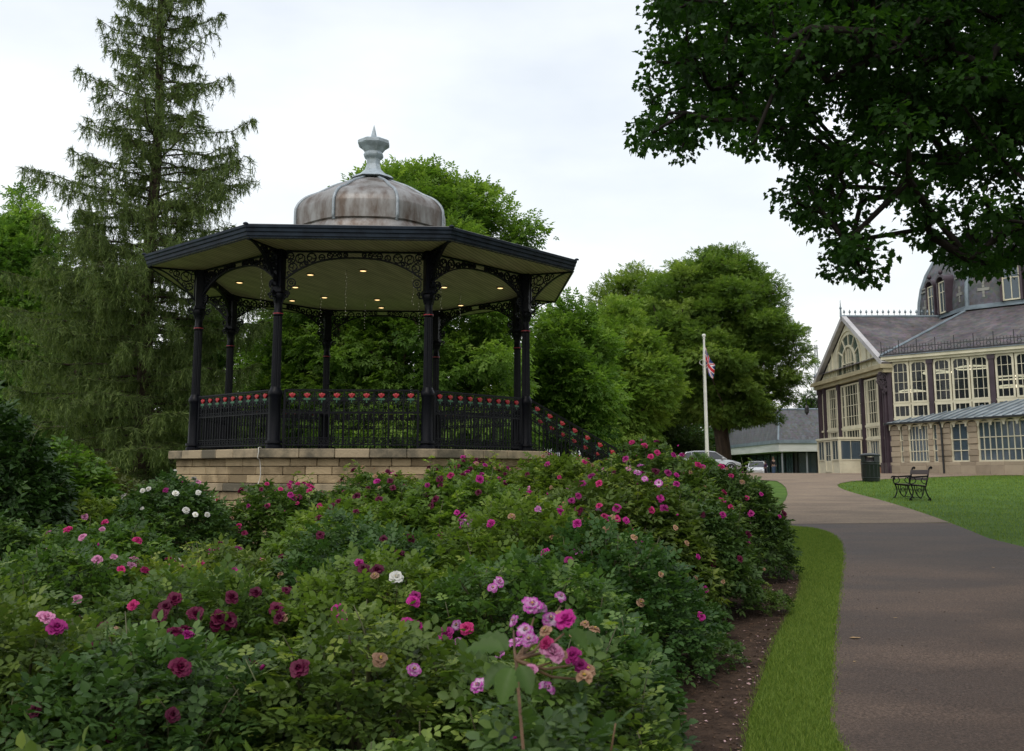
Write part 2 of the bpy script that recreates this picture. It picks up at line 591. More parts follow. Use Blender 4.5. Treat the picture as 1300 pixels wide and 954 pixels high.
# left edge of the near path, seen in the photograph as the border of the grass strip
path_left = smooth_line([(1.55, 1.0), (1.75, 3.5), G(1052, 954), G(1056, 864), G(1060, 800), G(1067, 740), G(1071, 705), G(1066, 685), G(1046, 673), G(1010, 669), G(985, 668)], 2)
path_right = smooth_line([(11.0, 1.0), (9.6, 8.0), G(1300, 703), G(1200, 661), G(1125, 637), G(1078, 625), G(1062, 618), G(1066, 613.5), G(1090, 610.5), G(1150, 607.5), G(1300, 602.5), (46, 40.0)], 2)
j = min(range(len(path_right)), key=lambda i: abs(path_right[i][1] - path_left[-1][1]))
near_poly = path_left + [(path_left[-1][0] - .2, path_left[-1][1] + .9)] + [path_right[j]] + path_right[:j][::-1]
drape('path', near_poly, .5, .004, m_path)
far_poly = [(path_left[-1][0] - 6, path_left[-1][1] - .4), (path_left[-1][0] - .2, path_left[-1][1] + .3)] + path_right[j:]
far_poly = [(path_left[-1][0] - .6, path_left[-1][1] + .25), (path_right[j][0], path_right[j][1] + .1)] + path_right[j:] + \
           [(46, 47), (33, 52), (24, 58), (23, 70), (30, 94), (27, 100), (5, 104), (-6, 92), (6, 60), (8.5, 45), G(986, 611), G(993, 615), G(998, 620), G(1000, 628), G(997, 636), G(989, 643), (3.4, path_left[-1][1] + 2.2), (1.5, path_left[-1][1] + 1.6), (1.0, path_left[-1][1])]
drape('plaza', far_poly, .8, .008, m_plaza)

bed_edge = smooth_line([(.2, -1.0), (.75, 1.5), (1.0, 4.0), G(940, 954), G(966, 864), G(985, 810), G(1012, 762), G(1019, 738), G(1008, 722), G(980, 712), (3.2, 13.6), (2.6, 16.0), (2.2, 17.0)], 2)
bed_poly = bed_edge + [(-2.5, 17.0), (-9, 20), (-16, 17), (-16, -1)]
drape('bed_soil', bed_poly, .4, .006, m_soil)

# ---- grass blades (uncountable: one object)
def blades(n, poly, hmin, hmax, wid, dens_pow=1.0, ymin=None, ymax=None):
    q = np.array(poly)
    lo, hi = q.min(0), q.max(0)
    if ymin is not None: lo[1] = ymin
    if ymax is not None: hi[1] = ymax
    P = []
    tot = 0
    while tot < n:
        u = rng.random(n * 2)
        y = lo[1] * (hi[1] / max(lo[1], 1)) ** u if dens_pow else lo[1] + (hi[1] - lo[1]) * u
        p = np.stack([lo[0] + (hi[0] - lo[0]) * rng.random(n * 2), y], 1)
        p = p[inside(p, q)]
        P.append(p); tot += len(p)
    P = np.concatenate(P)[:n] + rng.normal(0, .022, (n, 2))
    z = np.array([gz(x, y) for x, y in P])
    h = (hmin + (hmax - hmin) * rng.random(n)) * (1 + .02 * P[:, 1])
    a = rng.random(n) * 2 * PI
    w = wid * (1 + .07 * P[:, 1])
    dx, dy = np.cos(a) * w, np.sin(a) * w
    lx, ly = rng.normal(0, .5, n) * h, rng.normal(0, .5, n) * h
    V = np.stack([np.stack([P[:, 0] - dx, P[:, 1] - dy, z - .01], 1), np.stack([P[:, 0] + dx, P[:, 1] + dy, z - .01], 1),
                  np.stack([P[:, 0] + lx, P[:, 1] + ly, z + h], 1)], 1).reshape(-1, 3)
    T = np.arange(3 * n).reshape(-1, 3)
    return V, T
m_blade = leaf_mat('grass_blades', (0.08, 0.138, 0.022), (0.138, 0.215, 0.034), (0.225, 0.29, 0.06), trans=.3, rough=.6, hue_var=0, spec=.2)
k1 = [i for i, p in enumerate(bed_edge) if p[1] > 3.8]
strip_poly = [bed_edge[i] for i in k1 if bed_edge[i][1] < 13.8] + [(3.3, path_left[-1][1] - .1)] + [p for p in path_left if p[1] > 3.8][::-1]
lawn_poly = [p for p in path_right if 5 < p[1]] + [(46, 15), (30, 8), (12, 8)]
V1, T1 = blades(150000, strip_poly, .012, .030, .0026, ymin=4)
V2, T2 = blades(150000, [(x, y) for x, y in lawn_poly if True], .014, .034, .0030, ymin=9, ymax=46)
o = npobj('grass_blades', np.concatenate([V1, V2]), np.concatenate([T1, T2 + len(V1)]), rng.random(len(T1) + len(T2)), m_blade)
tag(o, 'short mown green grass beside the curving path', 'grass', kind='stuff')

# ---- soil litter: crumbs, petals (uncountable)
n = 4200
P = []
while len(P) < n:
    y = random.uniform(4.5, 14.5)
    ex = np.interp(y, [p[1] for p in bed_edge], [p[0] for p in bed_edge])
    x = ex - random.random() ** 1.5 * 2.2 - .02
    P.append((x, y, gz(x, y) + .012))
P = np.array(P)
kind_ = rng.random(n)
D = rng.normal(0, 1, (n, 3)); D[:, 2] *= .15
N = rng.normal(0, .35, (n, 3)); N[:, 2] = 1
m_litter = leaf_mat('petal_and_leaf_litter', (0.035, 0.02, 0.013), (0.13, 0.075, 0.045), (0.62, 0.42, 0.44), trans=.1, rough=.7, hue_var=0)
rn = np.where(kind_ < .86, rng.random(n) * .6, .75 + .25 * rng.random(n))
o = leaves('fallen_petals', P, D, N, .015 + .022 * rng.random(n), m_litter, rnd=rn, jitter=.03)
tag(o, 'fallen pink petals and brown leaf crumbs on the dark bed soil', 'litter', kind='stuff')
n = 420
P = []
while len(P) < n:
    y = random.uniform(6, 24) if random.random() < .5 else random.uniform(6, 13)
    xl = float(np.interp(y, [p[1] for p in path_left], [p[0] for p in path_left])); xr = 5.5 + (y - 6) * .25
    u = random.random()
    x = xl + (random.random() ** 2.5) * 1.6 if u < .6 else random.uniform(xl, xr)
    P.append((x, y, gz(x, y) + .010))
P = np.array(P); D = rng.normal(0, 1, (n, 3)); D[:, 2] *= .1; N = rng.normal(0, .3, (n, 3)); N[:, 2] = 1
o = leaves('path_litter', P, D, N, .008 + .020 * rng.random(n) ** 2, m_litter, rnd=rng.random(n) * .75, jitter=.03)
tag(o, 'crumbs of leaf and grit scattered on the tarmac path', 'litter', kind='stuff')
# one larger dead leaf on the tarmac and a few more
m_dead = mat('dead_leaf', (0.42, 0.27, 0.10), (0.28, 0.17, 0.07), scale=40, rough=.6)
lf = None
for i, (px, py, sz, lb) in enumerate([(1078, 812, .10, 'fallen tan leaf on the tarmac by the grass strip, the largest lying there'),
                                      (1262, 722, .07, 'small reddish fallen leaf at the lawn side of the path'),
                                      (1140, 786, .04, 'tiny pale fallen leaf in the middle of the near path'),
                                      (1086, 841, .035, 'tiny fallen leaf on the tarmac nearest the camera')]):
    gx, gy = G(px, py)
    mb = MB()
    vs = [(0, 0, .004), (.45, .3, .03), (.75, .2, .012), (1, 0, .03), (.75, -.2, .02), (.45, -.3, .035), (.5, 0, .008)]
    mb.add([(a * sz, b * sz, c * sz * 1.5) for a, b, c in vs], [(6, 1, 0), (6, 2, 1), (6, 3, 2), (6, 4, 3), (6, 5, 4), (6, 0, 5)])
    o = mb.build('fallen_leaf', m_dead)
    o.location = (gx, gy, gz(gx, gy) + .008); o.rotation_euler.z = i * 1.3 + .1
    tag(o, lb, 'leaf', 'leaves fallen on the path')
# ================================================================== BANDSTAND
BX, BY, BTH = -3.115, 20.72, -0.335
RC, RCOPE, REAVE = 3.6, 4.069, 4.713
BG = gz(BX, BY) - 0.05
ZD = EYE + .392 - BG           # deck height above the ground, local
ZR = EYE + 1.473 - BG          # top of the handrail
ZV = EYE + 4.048 - BG          # soffit / top of the valance
ZE = EYE + 4.280 - BG          # top edge of the fascia
S8 = math.sin(PI / 8); C8 = math.cos(PI / 8)
def bloc(w):                   # world -> bandstand local
    d = Vector((w[0] - BX, w[1] - BY, w[2] - BG))
    return Matrix.Rotation(-BTH, 4, 'Z') @ d
def vtx(k, r, z=0.0):
    a = k * PI / 4
    return Vector((r * math.sin(a), -r * math.cos(a), z))
band = tag(empty('bandstand', (BX, BY, BG), BTH),
           'octagonal bandstand on a sandstone base with black iron columns, red rose railings and lead dome', 'bandstand')

m_iron = mat('black_iron_paint', (0.0050, 0.0055, 0.009), (0.003, 0.0035, 0.006), scale=14, rough=.38, bump=.12, bscale=60, spec=.14)
m_ironb = mat('blue_black_fascia', (0.018, 0.028, 0.044), (0.008, 0.012, 0.020), scale=5, rough=.55, bump=.1, bscale=30, spec=.15)
m_lead = mat('weathered_lead', (0.25, 0.245, 0.24), (0.095, 0.068, 0.052), scale=2.4, rough=.45, metal=.3, bump=.25, bscale=14, detail=9, stretch=(1.6, 1.6, .55), lo=.36, hi=.60)
m_leadrib = mat('grey_lead_rib', (0.33, 0.37, 0.41), (0.22, 0.25, 0.27), scale=8, rough=.45, metal=.3)
m_finial = mat('pale_grey_paint', (0.36, 0.42, 0.47), (0.20, 0.235, 0.24), scale=5, rough=.5, detail=8, lo=.3, hi=.55)
m_red = mat('red_rose_paint', (0.42, 0.020, 0.028), (0.27, 0.010, 0.016), scale=25, rough=.38)
m_greenp = plain('green_leaf_paint', (0.02, 0.10, 0.045), .4)
m_stone = mat('sandstone_block', (0.45, 0.35, 0.215), (0.23, 0.175, 0.105), scale=3.2, rough=.9, bump=.55, bscale=26, detail=9, lo=.30, hi=.66, attr=.42, spec=.2)
m_stonec = mat('sandstone_coping', (0.37, 0.30, 0.20), (0.13, 0.115, 0.085), scale=2.6, rough=.9, bump=.4, bscale=30, detail=9, lo=.34, hi=.62, attr=.35, spec=.2)
m_mortar = mat('mortar', (0.17, 0.14, 0.10), (0.10, 0.085, 0.06), scale=12, rough=.95)
m_cable = plain('white_cable_sheath', (0.62, 0.6, 0.55), .5)
# boarded ceiling: thin grooves
def board_mat(name, c1, c2):
    m, n, b = M_new(name)
    t = n.nodes.new('ShaderNodeTexCoord')
    w = n.nodes.new('ShaderNodeTexWave'); w.wave_type = 'BANDS'; w.bands_direction = 'X'
    w.inputs['Scale'].default_value = 3.4; w.inputs['Distortion'].default_value = 0
    n.links.new(t.outputs['Object'], w.inputs['Vector'])
    r = n.nodes.new('ShaderNodeValToRGB')
    r.color_ramp.elements[0].position = .0; r.color_ramp.elements[0].color = (*[v * .35 for v in c1], 1)
    r.color_ramp.elements[1].position = .10; r.color_ramp.elements[1].color = (1, 1, 1, 1)
    n.links.new(w.outputs['Fac'], r.inputs[0])
    z = n.nodes.new('ShaderNodeTexNoise'); z.inputs['Scale'].default_value = 1.3; z.inputs['Detail'].default_value = 8
    mp = n.nodes.new('ShaderNodeMapping'); mp.inputs['Scale'].default_value = (5, .8, 1)
    n.links.new(t.outputs['Object'], mp.inputs[0]); n.links.new(mp.outputs[0], z.inputs['Vector'])
    r2 = n.nodes.new('ShaderNodeValToRGB')
    r2.color_ramp.elements[0].position = .33; r2.color_ramp.elements[0].color = (*c2, 1)
    r2.color_ramp.elements[1].position = .62; r2.color_ramp.elements[1].color = (*c1, 1)
    n.links.new(z.outputs['Fac'], r2.inputs[0])
    x = n.nodes.new('ShaderNodeMixRGB'); x.blend_type = 'MULTIPLY'; x.inputs[0].default_value = 1
    n.links.new(r.outputs[0], x.inputs[1]); n.links.new(r2.outputs[0], x.inputs[2])
    n.links.new(x.outputs[0], b.inputs['Base Color'])
    b.inputs['Roughness'].default_value = .6
    return m
m_ceil = board_mat('cream_ceiling_boards', (0.66, 0.60, 0.42), (0.50, 0.45, 0.30))

# ---- stone base: real blocks in courses, one part per face
side = 2 * RCOPE * S8
core_r = RCOPE - .16
mb = MB(); mb.lathe([(core_r - .06, -.3), (core_r - .06, ZD - .17)], n=8)
mb.build('base_core', m_mortar, band)
ch = .150
z_top = ZD - .165
courses = []
z = z_top
for i in range(3): courses.append((z - ch, z, 'block')); z -= ch
courses.append((z - .15, z, 'band')); z -= .15
while z > -.2:
    courses.append((z - .165, z, 'low')); z -= .165
random.seed(11)
for k in range(8):
    mb = MB(); mb2 = MB()
    for (za, zb, kd) in courses:
        r_ = core_r if kd == 'block' else (core_r + .10 if kd == 'band' else core_r + .05)
        half = r_ * S8
        ap = r_ * C8
        x = -half
        while x < half - .01:
            w = random.uniform(.34, .62) if kd != 'band' else random.uniform(.7, 1.0)
            if half - (x + w) < .22: w = half - x
            g = .005
            tgt = mb2 if kd == 'band' else mb
            jit = random.uniform(-.006, .006)
            # depth of block tapers to the mitre at the corners
            t_ = Matrix.Rotation((k + .5) * PI / 4, 4, 'Z')
            tgt.bbox(x + g, x + w - g, -ap + jit, -ap + .14, za + g, zb - g, b=.010, M=t_)
            x += w
    mb.build('stone_courses', m_stone, band)
    mb2.build('plinth_band', m_stonec, band)
    mb = MB()
    half = RCOPE * S8; x = -half
    while x < half - .01:
        w = random.uniform(.5, .72)
        if half - (x + w) < .3: w = half - x
        t_ = Matrix.Rotation((k + .5) * PI / 4, 4, 'Z')
        mb.bbox(x + .004, x + w - .004, -RCOPE * C8 + random.uniform(-.003, .003), -RCOPE * C8 + .40, ZD - .165, ZD - .004, b=.014, M=t_)
        x += w
    mb.build('coping', m_stonec, band)
mb = MB(); mb.lathe([(RCOPE - .36, ZD - .12), (RCOPE - .36, ZD - .01)], n=8)
mb.build('deck', mat('deck_concrete', (0.22, 0.2, 0.18), (0.15, 0.14, 0.12), scale=3, rough=.85), band)

# ---- column (built once at vertex 0, then copied round)
def column():
    c = (0, -RC, 0)
    mb = MB()
    _l = mb.lathe
    mb.lathe = lambda prof, **k: _l([(r * .76, z) for r, z in prof], **k)
    b = ZD
    mb.lathe([(.195, b), (.195, b + .06), (.16, b + .09), (.165, b + .12), (.150, b + .15), (.140, b + .92), (.165, b + .96), (.175, b + 1.0),
              (.165, b + 1.04), (.135, b + 1.08), (.120, b + 1.12)], n=12, c=c)
    mb.lathe([(.205, b + .105), (.20, b + .145)], n=12, c=c)
    # fluted shaft
    vs, fs = [], []
    nfl = 32
    zs = [b + 1.12, b + 2.42]
    for i, zz in enumerate(zs):
        for j in range(nfl):
            t = 2 * PI * j / nfl
            rr = (.086 - .007 * i) * (1.0 if j % 2 else .90)
            vs.append((rr * math.sin(t), -RC - rr * math.cos(t), zz))
    for j in range(nfl):
        q = (j + 1) % nfl
        fs.append((j, q, q + nfl, j + nfl))
    mb.add(vs, fs)
    mb.lathe([(.100, b + 2.42), (.125, b + 2.44), (.125, b + 2.49), (.100, b + 2.52), (.095, b + 2.68), (.13, b + 2.74), (.16, b + 2.80), (.15, b + 2.84), (.115, b + 2.86)], n=16, c=c)
    # square upper block up to the soffit
    for (w, z0, z1) in ((.085, b + 2.86, ZV - .12), (.11, b + 2.86, b + 2.92), (.11, ZV - .14, ZV)):
        mb.box(-w, w, -RC - w, -RC + w, z0, z1)
    o = mb.build('column', m_iron, band, auto=R(35))
    mr = MB(); mr.lathe([(.097, b + 2.460), (.097, b + 2.474)], n=16, c=c, caps=False)
    mr.build('red_band', m_red, o)
    # acanthus scrolls either side of the capital
    ms = MB()
    for a in (0, 1, 2, 3):
        Mt = Matrix.Translation((0, -RC, 0)) @ Matrix.Rotation(PI / 4 * 0 + a * PI / 2 , 4, 'Z')
        ms.ring(.155, b + 2.80, .038, .020, .035, 10, M=Mt)
        ms.ring(.205, b + 2.84, .024, .016, .03, 8, M=Mt)
        ms.curvebar([(.08, b + 2.66), (.10, b + 2.74), (.14, b + 2.86), (.21, b + 2.88)], .018, .03, M=Mt)
    ms.build('capital_scroll', m_iron, o)
    return o
col0 = column()
for k in range(1, 8):
    c = copy_tree(col0, band); c.rotation_euler.z = k * PI / 4

# ---- filigree helpers
def pack(region, bounds, rmin, rmax, tries, seed):
    rs = random.Random(seed); out_ = []
    x0, x1, z0, z1 = bounds
    for t in range(tries):
        r = rmax + (rmin - rmax) * min(1, t / (tries * .75)) ** .6
        x, z = rs.uniform(x0, x1), rs.uniform(z0, z1)
        if not region(x, z, r): continue
        if all((x - a) ** 2 + (z - b) ** 2 > (r + q) ** 2 * .93 for a, b, q in out_): out_.append((x, z, r))
    return out_
def filigree(mb, circs, d, rs):
    for x, z, r in circs:
        w = .021 if r > .04 else .016
        mb.ring(x, z, r - w / 2, w, d, 12 if r > .035 else 8)
        if r > .042:
            a = rs.uniform(0, 6.28)
            mb.ring(x + .42 * r * math.cos(a), z + .42 * r * math.sin(a), r * .42, .015, d, 8)
            mb.ring(x - .45 * r * math.cos(a), z - .45 * r * math.sin(a), r * .34, .015, d, 8, a0=a, a1=a + 4.4)
Lc = 2 * RC * S8                 # column spacing
face = Matrix.Rotation(PI / 8, 4, 'Z') @ Matrix.Translation((0, -RC * C8, 0))

# ---- arched valance (face 0)
def valance():
    h = Lc / 2 - .12
    def thick(x): return .125 + .40 * (abs(x) / h) ** 2.6
    mb = MB()
    mb.box(-h, h, -.03, .03, ZV - .028, ZV - .001)
    arch = [(x, ZV - thick(x)) for x in np.linspace(-h, h, 33)]
    mb.curvebar(arch, .026, .055)
    def reg(x, z, r): return abs(x) + r < h and z + r < ZV - .020 and all(math.hypot(x - a, z - b) > r + .006 for a, b in arch[::1]) and z > ZV - thick(x)
    circs = pack(reg, (-h, 0.02, ZV - .6, ZV), .036, .10, 9000, 5)
    circs = [c for c in circs if c[0] + c[2] < .02]
    circs += [(-x, z, r) for x, z, r in circs if x + r < 0.0]
    filigree(mb, circs, .034, random.Random(3))
    # curled ends
    for s in (-1, 1):
        mb.ring(s * (h - .10), ZV - .60, .075, .020, .045, 14)
        mb.ring(s * (h - .10), ZV - .60, .030, .016, .045, 8)
        mb.ring(s * (h - .06), ZV - .70, .035, .014, .045, 8)
    return mb.mul(face).build('valance', m_iron, band)
v0 = valance()
for k in range(1, 8):
    c = copy_tree(v0, band); c.rotation_euler.z = k * PI / 4

# ---- bracket carrying the eaves at each column, running outward
def eave_bracket():
    L, H = .92, .62
    mb = MB()
    curve = [(L - L * math.cos(t) * 1.0, -H * (1 - math.sin(t))) for t in np.linspace(0.0, PI / 2, 16)]
    curve = [(.0 + L * (t) , -H * (1 - t) ** 1.9) for t in np.linspace(0, 1, 16)]
    mb.curvebar(curve, .026, .05)
    mb.box(0, L, -.025, .025, -.026, -.001)
    mb.box(0, .026, -.025, .025, -H, 0)
    def reg(x, z, r): return x - r > .02 and z + r < -.02 and all(math.hypot(x - a, z - b) > r + .006 for a, b in curve) and z > -H * (1 - min(1, x / L)) ** 1.9
    circs = pack(reg, (0, L, -H, 0), .036, .12, 7000, 8)
    filigree(mb, circs, .034, random.Random(4))
    mb.ring(.07, -H - .02, .06, .018, .04, 12)
    # local x is outward from the column: outward is -y at vertex 0
    Mt = Matrix.Translation((0, -RC - .10, ZV)) @ Matrix.Rotation(-PI / 2, 4, 'Z')
    return mb.mul(Mt).build('eave_bracket', m_iron, band)
b0 = eave_bracket()
for k in range(1, 8):
    c = copy_tree(b0, band); c.rotation_euler.z = k * PI / 4

# ---- railing with painted rose heads
def rose_head(parent, M, s=.86):
    red, grn = MB(), MB()
    # three-lobed bloom: overlapping cupped petals standing on a point
    for (x, z, r, y) in ((-.042, .018, .030, 0), (.042, .018, .030, 0), (0, .024, .036, -.008), (-.02, .0, .034, -.004), (.02, .0, .034, -.004)):
        red.lathe([(r * .25 * s, -.012), (r * s, -.004), (r * .86 * s, .010), (r * .45 * s, .016)], n=10, M=M @ Matrix.Translation((x * s, y, z * s)) @ Matrix.Rotation(PI / 2, 4, 'X'))
    red.prism([(-.058 * s, .01 * s), (.058 * s, .01 * s), (.02 * s, -.045 * s), (-.02 * s, -.045 * s)], -.010, .012, M=M)
    for sg in (-1, 1):
        grn.prism([(0, -.05), (sg * .035, -.040), (sg * .075, -.062), (sg * .04, -.085), (0, -.07)], -.008, .010, M=M)
    grn.prism([(-.008, -.04), (.008, -.04), (.008, -.13), (-.008, -.13)], -.006, .008, M=M)
    blk = MB(); blk.prism([(-.075, .045), (.075, .045), (.05, -.05), (.085, -.07), (0, -.10), (-.085, -.07), (-.05, -.05)][::-1], .0175, .026, M=M)
    o = red.build('rose_ornament', m_red, parent)
    # leaves belong to the same casting, painted green
    base = len(o.data.vertices)
    g2 = MB(); g2.join(red); k0 = len(g2.f); g2.join(grn)
    k1 = len(g2.f); g2.join(blk)
    g2.m = [0] * k0 + [1] * (k1 - k0) + [2] * (len(g2.f) - k1)
    me = g2.mesh('rose_ornament', [m_red, m_greenp, m_iron])
    old = o.data; o.data = me; bpy.data.meshes.remove(old)
    return o
def railing(half, slope=0.0, nfl=9, zt=ZR, zb=ZD):
    """panel in the local xz plane; slope lowers it by slope*x from its start at x=-half"""
    mb = MB()
    zz = lambda x, z: z - slope * (x + half)
    def bar(x0, x1, z, w, d):
        mb.curvebar([(x0, zz(x0, z)), (x1, zz(x1, z))], w, d)
    bar(-half, half, zt - .014, .028, .060)
    bar(-half, half, zt - .045, .012, .03)
    bar(-half, half, zt - .205, .014, .024)
    bar(-half, half, zt - .43, .020, .028)
    bar(-half, half, zb + .20, .014, .024)
    bar(-half, half, zb + .075, .026, .034)
    nb = int(2 * half / .088)
    for i in range(nb + 1):
        x = -half + 2 * half * i / nb
        w = .0075 if i % 3 else .012
        mb.box(x - w, x + w, -w, w, zz(x, zb + .075), zz(x, zt - (.205 if i % 3 else .04)))
        if i < nb:
            xm = x + half / nb
            mb.ring(xm, zz(xm, zb + .138), .030, .011, .018, 10)
            mb.ring(xm, zz(xm, zt - .385), .026, .010, .018, 8)
            mb.ring(xm, zz(xm, zt - .245), .026, .010, .018, 8)
            if i % 2 == 0: mb.ring(xm + .04, zz(xm, zt - .31), .034, .010, .018, 8, a0=.4, a1=4.2)
    for i in range(nfl + 1):
        x = -half + 2 * half * i / nfl
        for dx, dz, rr in ((0, .12, .040), (0, .185, .024), (-.055, .17, .022), (.055, .17, .022)):
            if abs(x + dx) < half: mb.ring(x + dx, zz(x + dx, zt - dz), rr, .014, .022, 10)
    for s in (-half, half):
        mb.box(s - .02, s + .02, -.02, .02, zz(s, zb), zz(s, zt - .02))
    return mb, [( -half + 2 * half * (i + .5) / nfl, zz(-half + 2 * half * (i + .5) / nfl, zt - .115)) for i in range(nfl)]
mbr, fl = railing(Lc / 2 - .17)
rail0 = mbr.mul(face).build('railing', m_iron, band)
for x, z in fl: rose_head(rail0, face @ Matrix.Translation((x, -.012, z)))
for k in (1, 3, 4, 5, 6, 7):
    c = copy_tree(rail0, band); c.rotation_euler.z = k * PI / 4

# ---- steps on the face between vertex 2 and 3 (local direction of face 2)
fM = Matrix.Rotation(2.5 * PI / 4, 4, 'Z')          # -y is outward
NS = 11
rise = ZD / NS; run = .262
mb = MB()
for i in range(NS - 1):
    y1 = -RCOPE * C8 - i * run
    mb.bbox(-1.05, 1.05, y1 - run - .02, y1 + .02, 0 - .1, ZD - (i + 1) * rise, b=.008, M=fM)
mb.build('steps', m_stonec, band)
for s in (-1, 1):
    half_run = (NS - 1) * run / 2 + .12
    mbs, fls = railing(half_run, slope=rise / run * .94, nfl=11)
    Mt = fM @ Matrix.Translation((s * 1.12, -RC * C8 - .12 - half_run, 0)) @ Matrix.Rotation(-PI / 2, 4, 'Z')
    rr = mbs.mul(Mt).build('stair_railing', m_iron, band)
    for x, z in fls: rose_head(rr, Mt @ Matrix.Translation((x, -.012, z - .02)) @ Matrix.Rotation(.6, 4, 'Y'))
    mp_ = MB()
    mp_.box(s * 1.12 - .10, s * 1.12 + .10, -RCOPE * C8 - (NS - 1) * run - .2, -RCOPE * C8, -.1, .02, M=fM)
    mp_.prism([(-1, 0)] * 0 or [(RCOPE * C8, -.1), (RCOPE * C8 + (NS - 1) * run + .1, -.1), (RCOPE * C8 + (NS - 1) * run + .1, .10), (RCOPE * C8, ZD - .05)], s * 1.12 - .09, s * 1.12 + .09,
              M=fM @ Matrix.Rotation(-PI / 2, 4, 'Z'))
    mp_.build('stair_stringer', m_stonec, band)
    pst = MB(); yb = -RCOPE * C8 - (NS - 1) * run - .12
    pst.lathe([(.09, 0), (.09, .1), (.06, .14), (.055, 1.0), (.08, 1.05), (.05, 1.12), (.07, 1.18), (.02, 1.26)], n=12, c=(s * 1.12, yb, 0), M=None)
    pst.mul(fM).build('newel_post', m_iron, band, auto=R(35))

# ---- roof: soffit/ceiling, fascia, slope, dome, finial
mb = MB()
mb.lathe([(.3, ZV + .004), (REAVE - .06, ZV + .004)][::-1], n=8, caps=False)
mb.lathe([(.3, ZV + .004), (.3, ZV + .02)], n=8)
mb.build('ceiling', m_ceil, band)
mb = MB()      # inner faces not seen; moulded fascia profile
mb.lathe([(REAVE - .12, ZV - .002), (REAVE - .085, ZV - .012), (REAVE - .075, ZV + .035), (REAVE - .055, ZV + .045), (REAVE - .052, ZV + .105), (REAVE - .028, ZV + .115),
          (REAVE - .022, ZV + .165), (REAVE - .002, ZV + .185), (REAVE, ZE - .004), (REAVE - .02, ZE + .006)], n=8, caps=False)
mb.build('fascia', m_ironb, band)
mb = MB()
mb.lathe([(REAVE - .01, ZE + .002), (REAVE - .06, ZE + .022), (1.78, ZE + .52), (1.78, ZE + .40)], n=8, caps=False)
mb.build('roof', mat('roof_lead', (0.12, 0.11, 0.10), (0.06, 0.06, 0.055), scale=2, rough=.6, bump=.2), band)
# corner caps on the eaves
mb = MB()
for k in range(8):
    p = vtx(k, REAVE - .01, 0)
    mb.lathe([(.05, ZE), (.045, ZE + .02), (.02, ZE + .035)], n=8, c=(p.x, p.y, 0))
mb.build('eave_cap', m_ironb, band)

def zpx(py, Y=BY):            # height above the ground at which picture row py falls on the axis
    return at(480, py, Y).z - BG
dome_prof = [(1.78, ZE + .38)] + [(r, zpx(y, BY - r * float(np.interp(r, [.3, 1.2, 1.6, 1.7], [.85, .75, .45, .25])))) for r, y in
             ((1.70, 274), (1.68, 268), (1.62, 259), (1.47, 248.5), (1.20, 239), (.88, 231.5), (.60, 228), (.36, 225.5))]
zs0 = zpx(276, BY - 1.6)
dome_prof = [(1.80, ZE + .30), (1.76, zs0 - .16), (1.68, zs0 - .03), (1.655, zs0), (1.70, zs0 + .02)] + dome_prof[1:]
def oct_surface(prof, sub=7, belly=.035):
    """octagonal dome with each face subdivided and slightly bellied"""
    vs, fs = [], []
    n = 8 * sub
    for r, z in prof:
        for k in range(8):
            a, b = vtx(k, r, z), vtx(k + 1, r, z)
            for i in range(sub):
                t = i / sub
                p = a.lerp(b, t)
                q = p.xy.normalized() * (4 * t * (1 - t)) * belly * r
                vs.append(Vector((p.x + q.x, p.y + q.y, z)))
    for i in range(len(prof) - 1):
        for k in range(n):
            a = i * n + k; b = i * n + (k + 1) % n
            fs.append((a, b, b + n, a + n))
    return vs, fs
# finer profile by Catmull-Rom
def crom(p, m=4):
    out_ = []
    for i in range(len(p) - 1):
        p0, p1, p2, p3 = p[max(i - 1, 0)], p[i], p[i + 1], p[min(i + 2, len(p) - 1)]
        for j in range(m):
            t = j / m
            out_.append(tuple(.5 * ((2 * b) + (-a + c) * t + (2 * a - 5 * b + 4 * c - d) * t * t + (-a + 3 * b - 3 * c + d) * t ** 3) for a, b, c, d in zip(p0, p1, p2, p3)))
    return out_ + [p[-1]]
dp = dome_prof[:4] + crom(dome_prof[4:], 4)
mb = MB(); mb.add(*oct_surface(dp))
mb.lathe([(1.69, zs0 - .012), (1.725, zs0 + .012), (1.70, zs0 + .03)], n=8, caps=False)
dome = mb.build('dome', m_lead, band, auto=R(28))
mb = MB()
for k in range(8):
    pts = [vtx(k, r + .012, z) for r, z in dp[2:]]
    mb.tube(pts, .034, 8)
mb.build('dome_rib', m_leadrib, dome, smooth=True)
mb = MB()
fp = [(.50, zpx(229)), (.44, zpx(226)), (.30, zpx(222.5)), (.20, zpx(217)), (.155, zpx(210)), (.16, zpx(203)), (.22, zpx(200)), (.235, zpx(198)), (.215, zpx(196)), (.20, zpx(194)), (.27, zpx(189)),
      (.345, zpx(186)), (.37, zpx(184.5)), (.37, zpx(181)), (.33, zpx(179.5)), (.12, zpx(178)), (.09, zpx(177))]
mb.lathe(fp, n=8)
fin = mb.build('finial', m_finial, band)
mb = MB()
mb.lathe([(.085, zpx(177.4)), (.085, zpx(175.5)), (.055, zpx(175)), (.07, zpx(174)), (.045, zpx(168)), (.006, zpx(159.5))], n=8)
mb.build('spike', m_finial, fin)

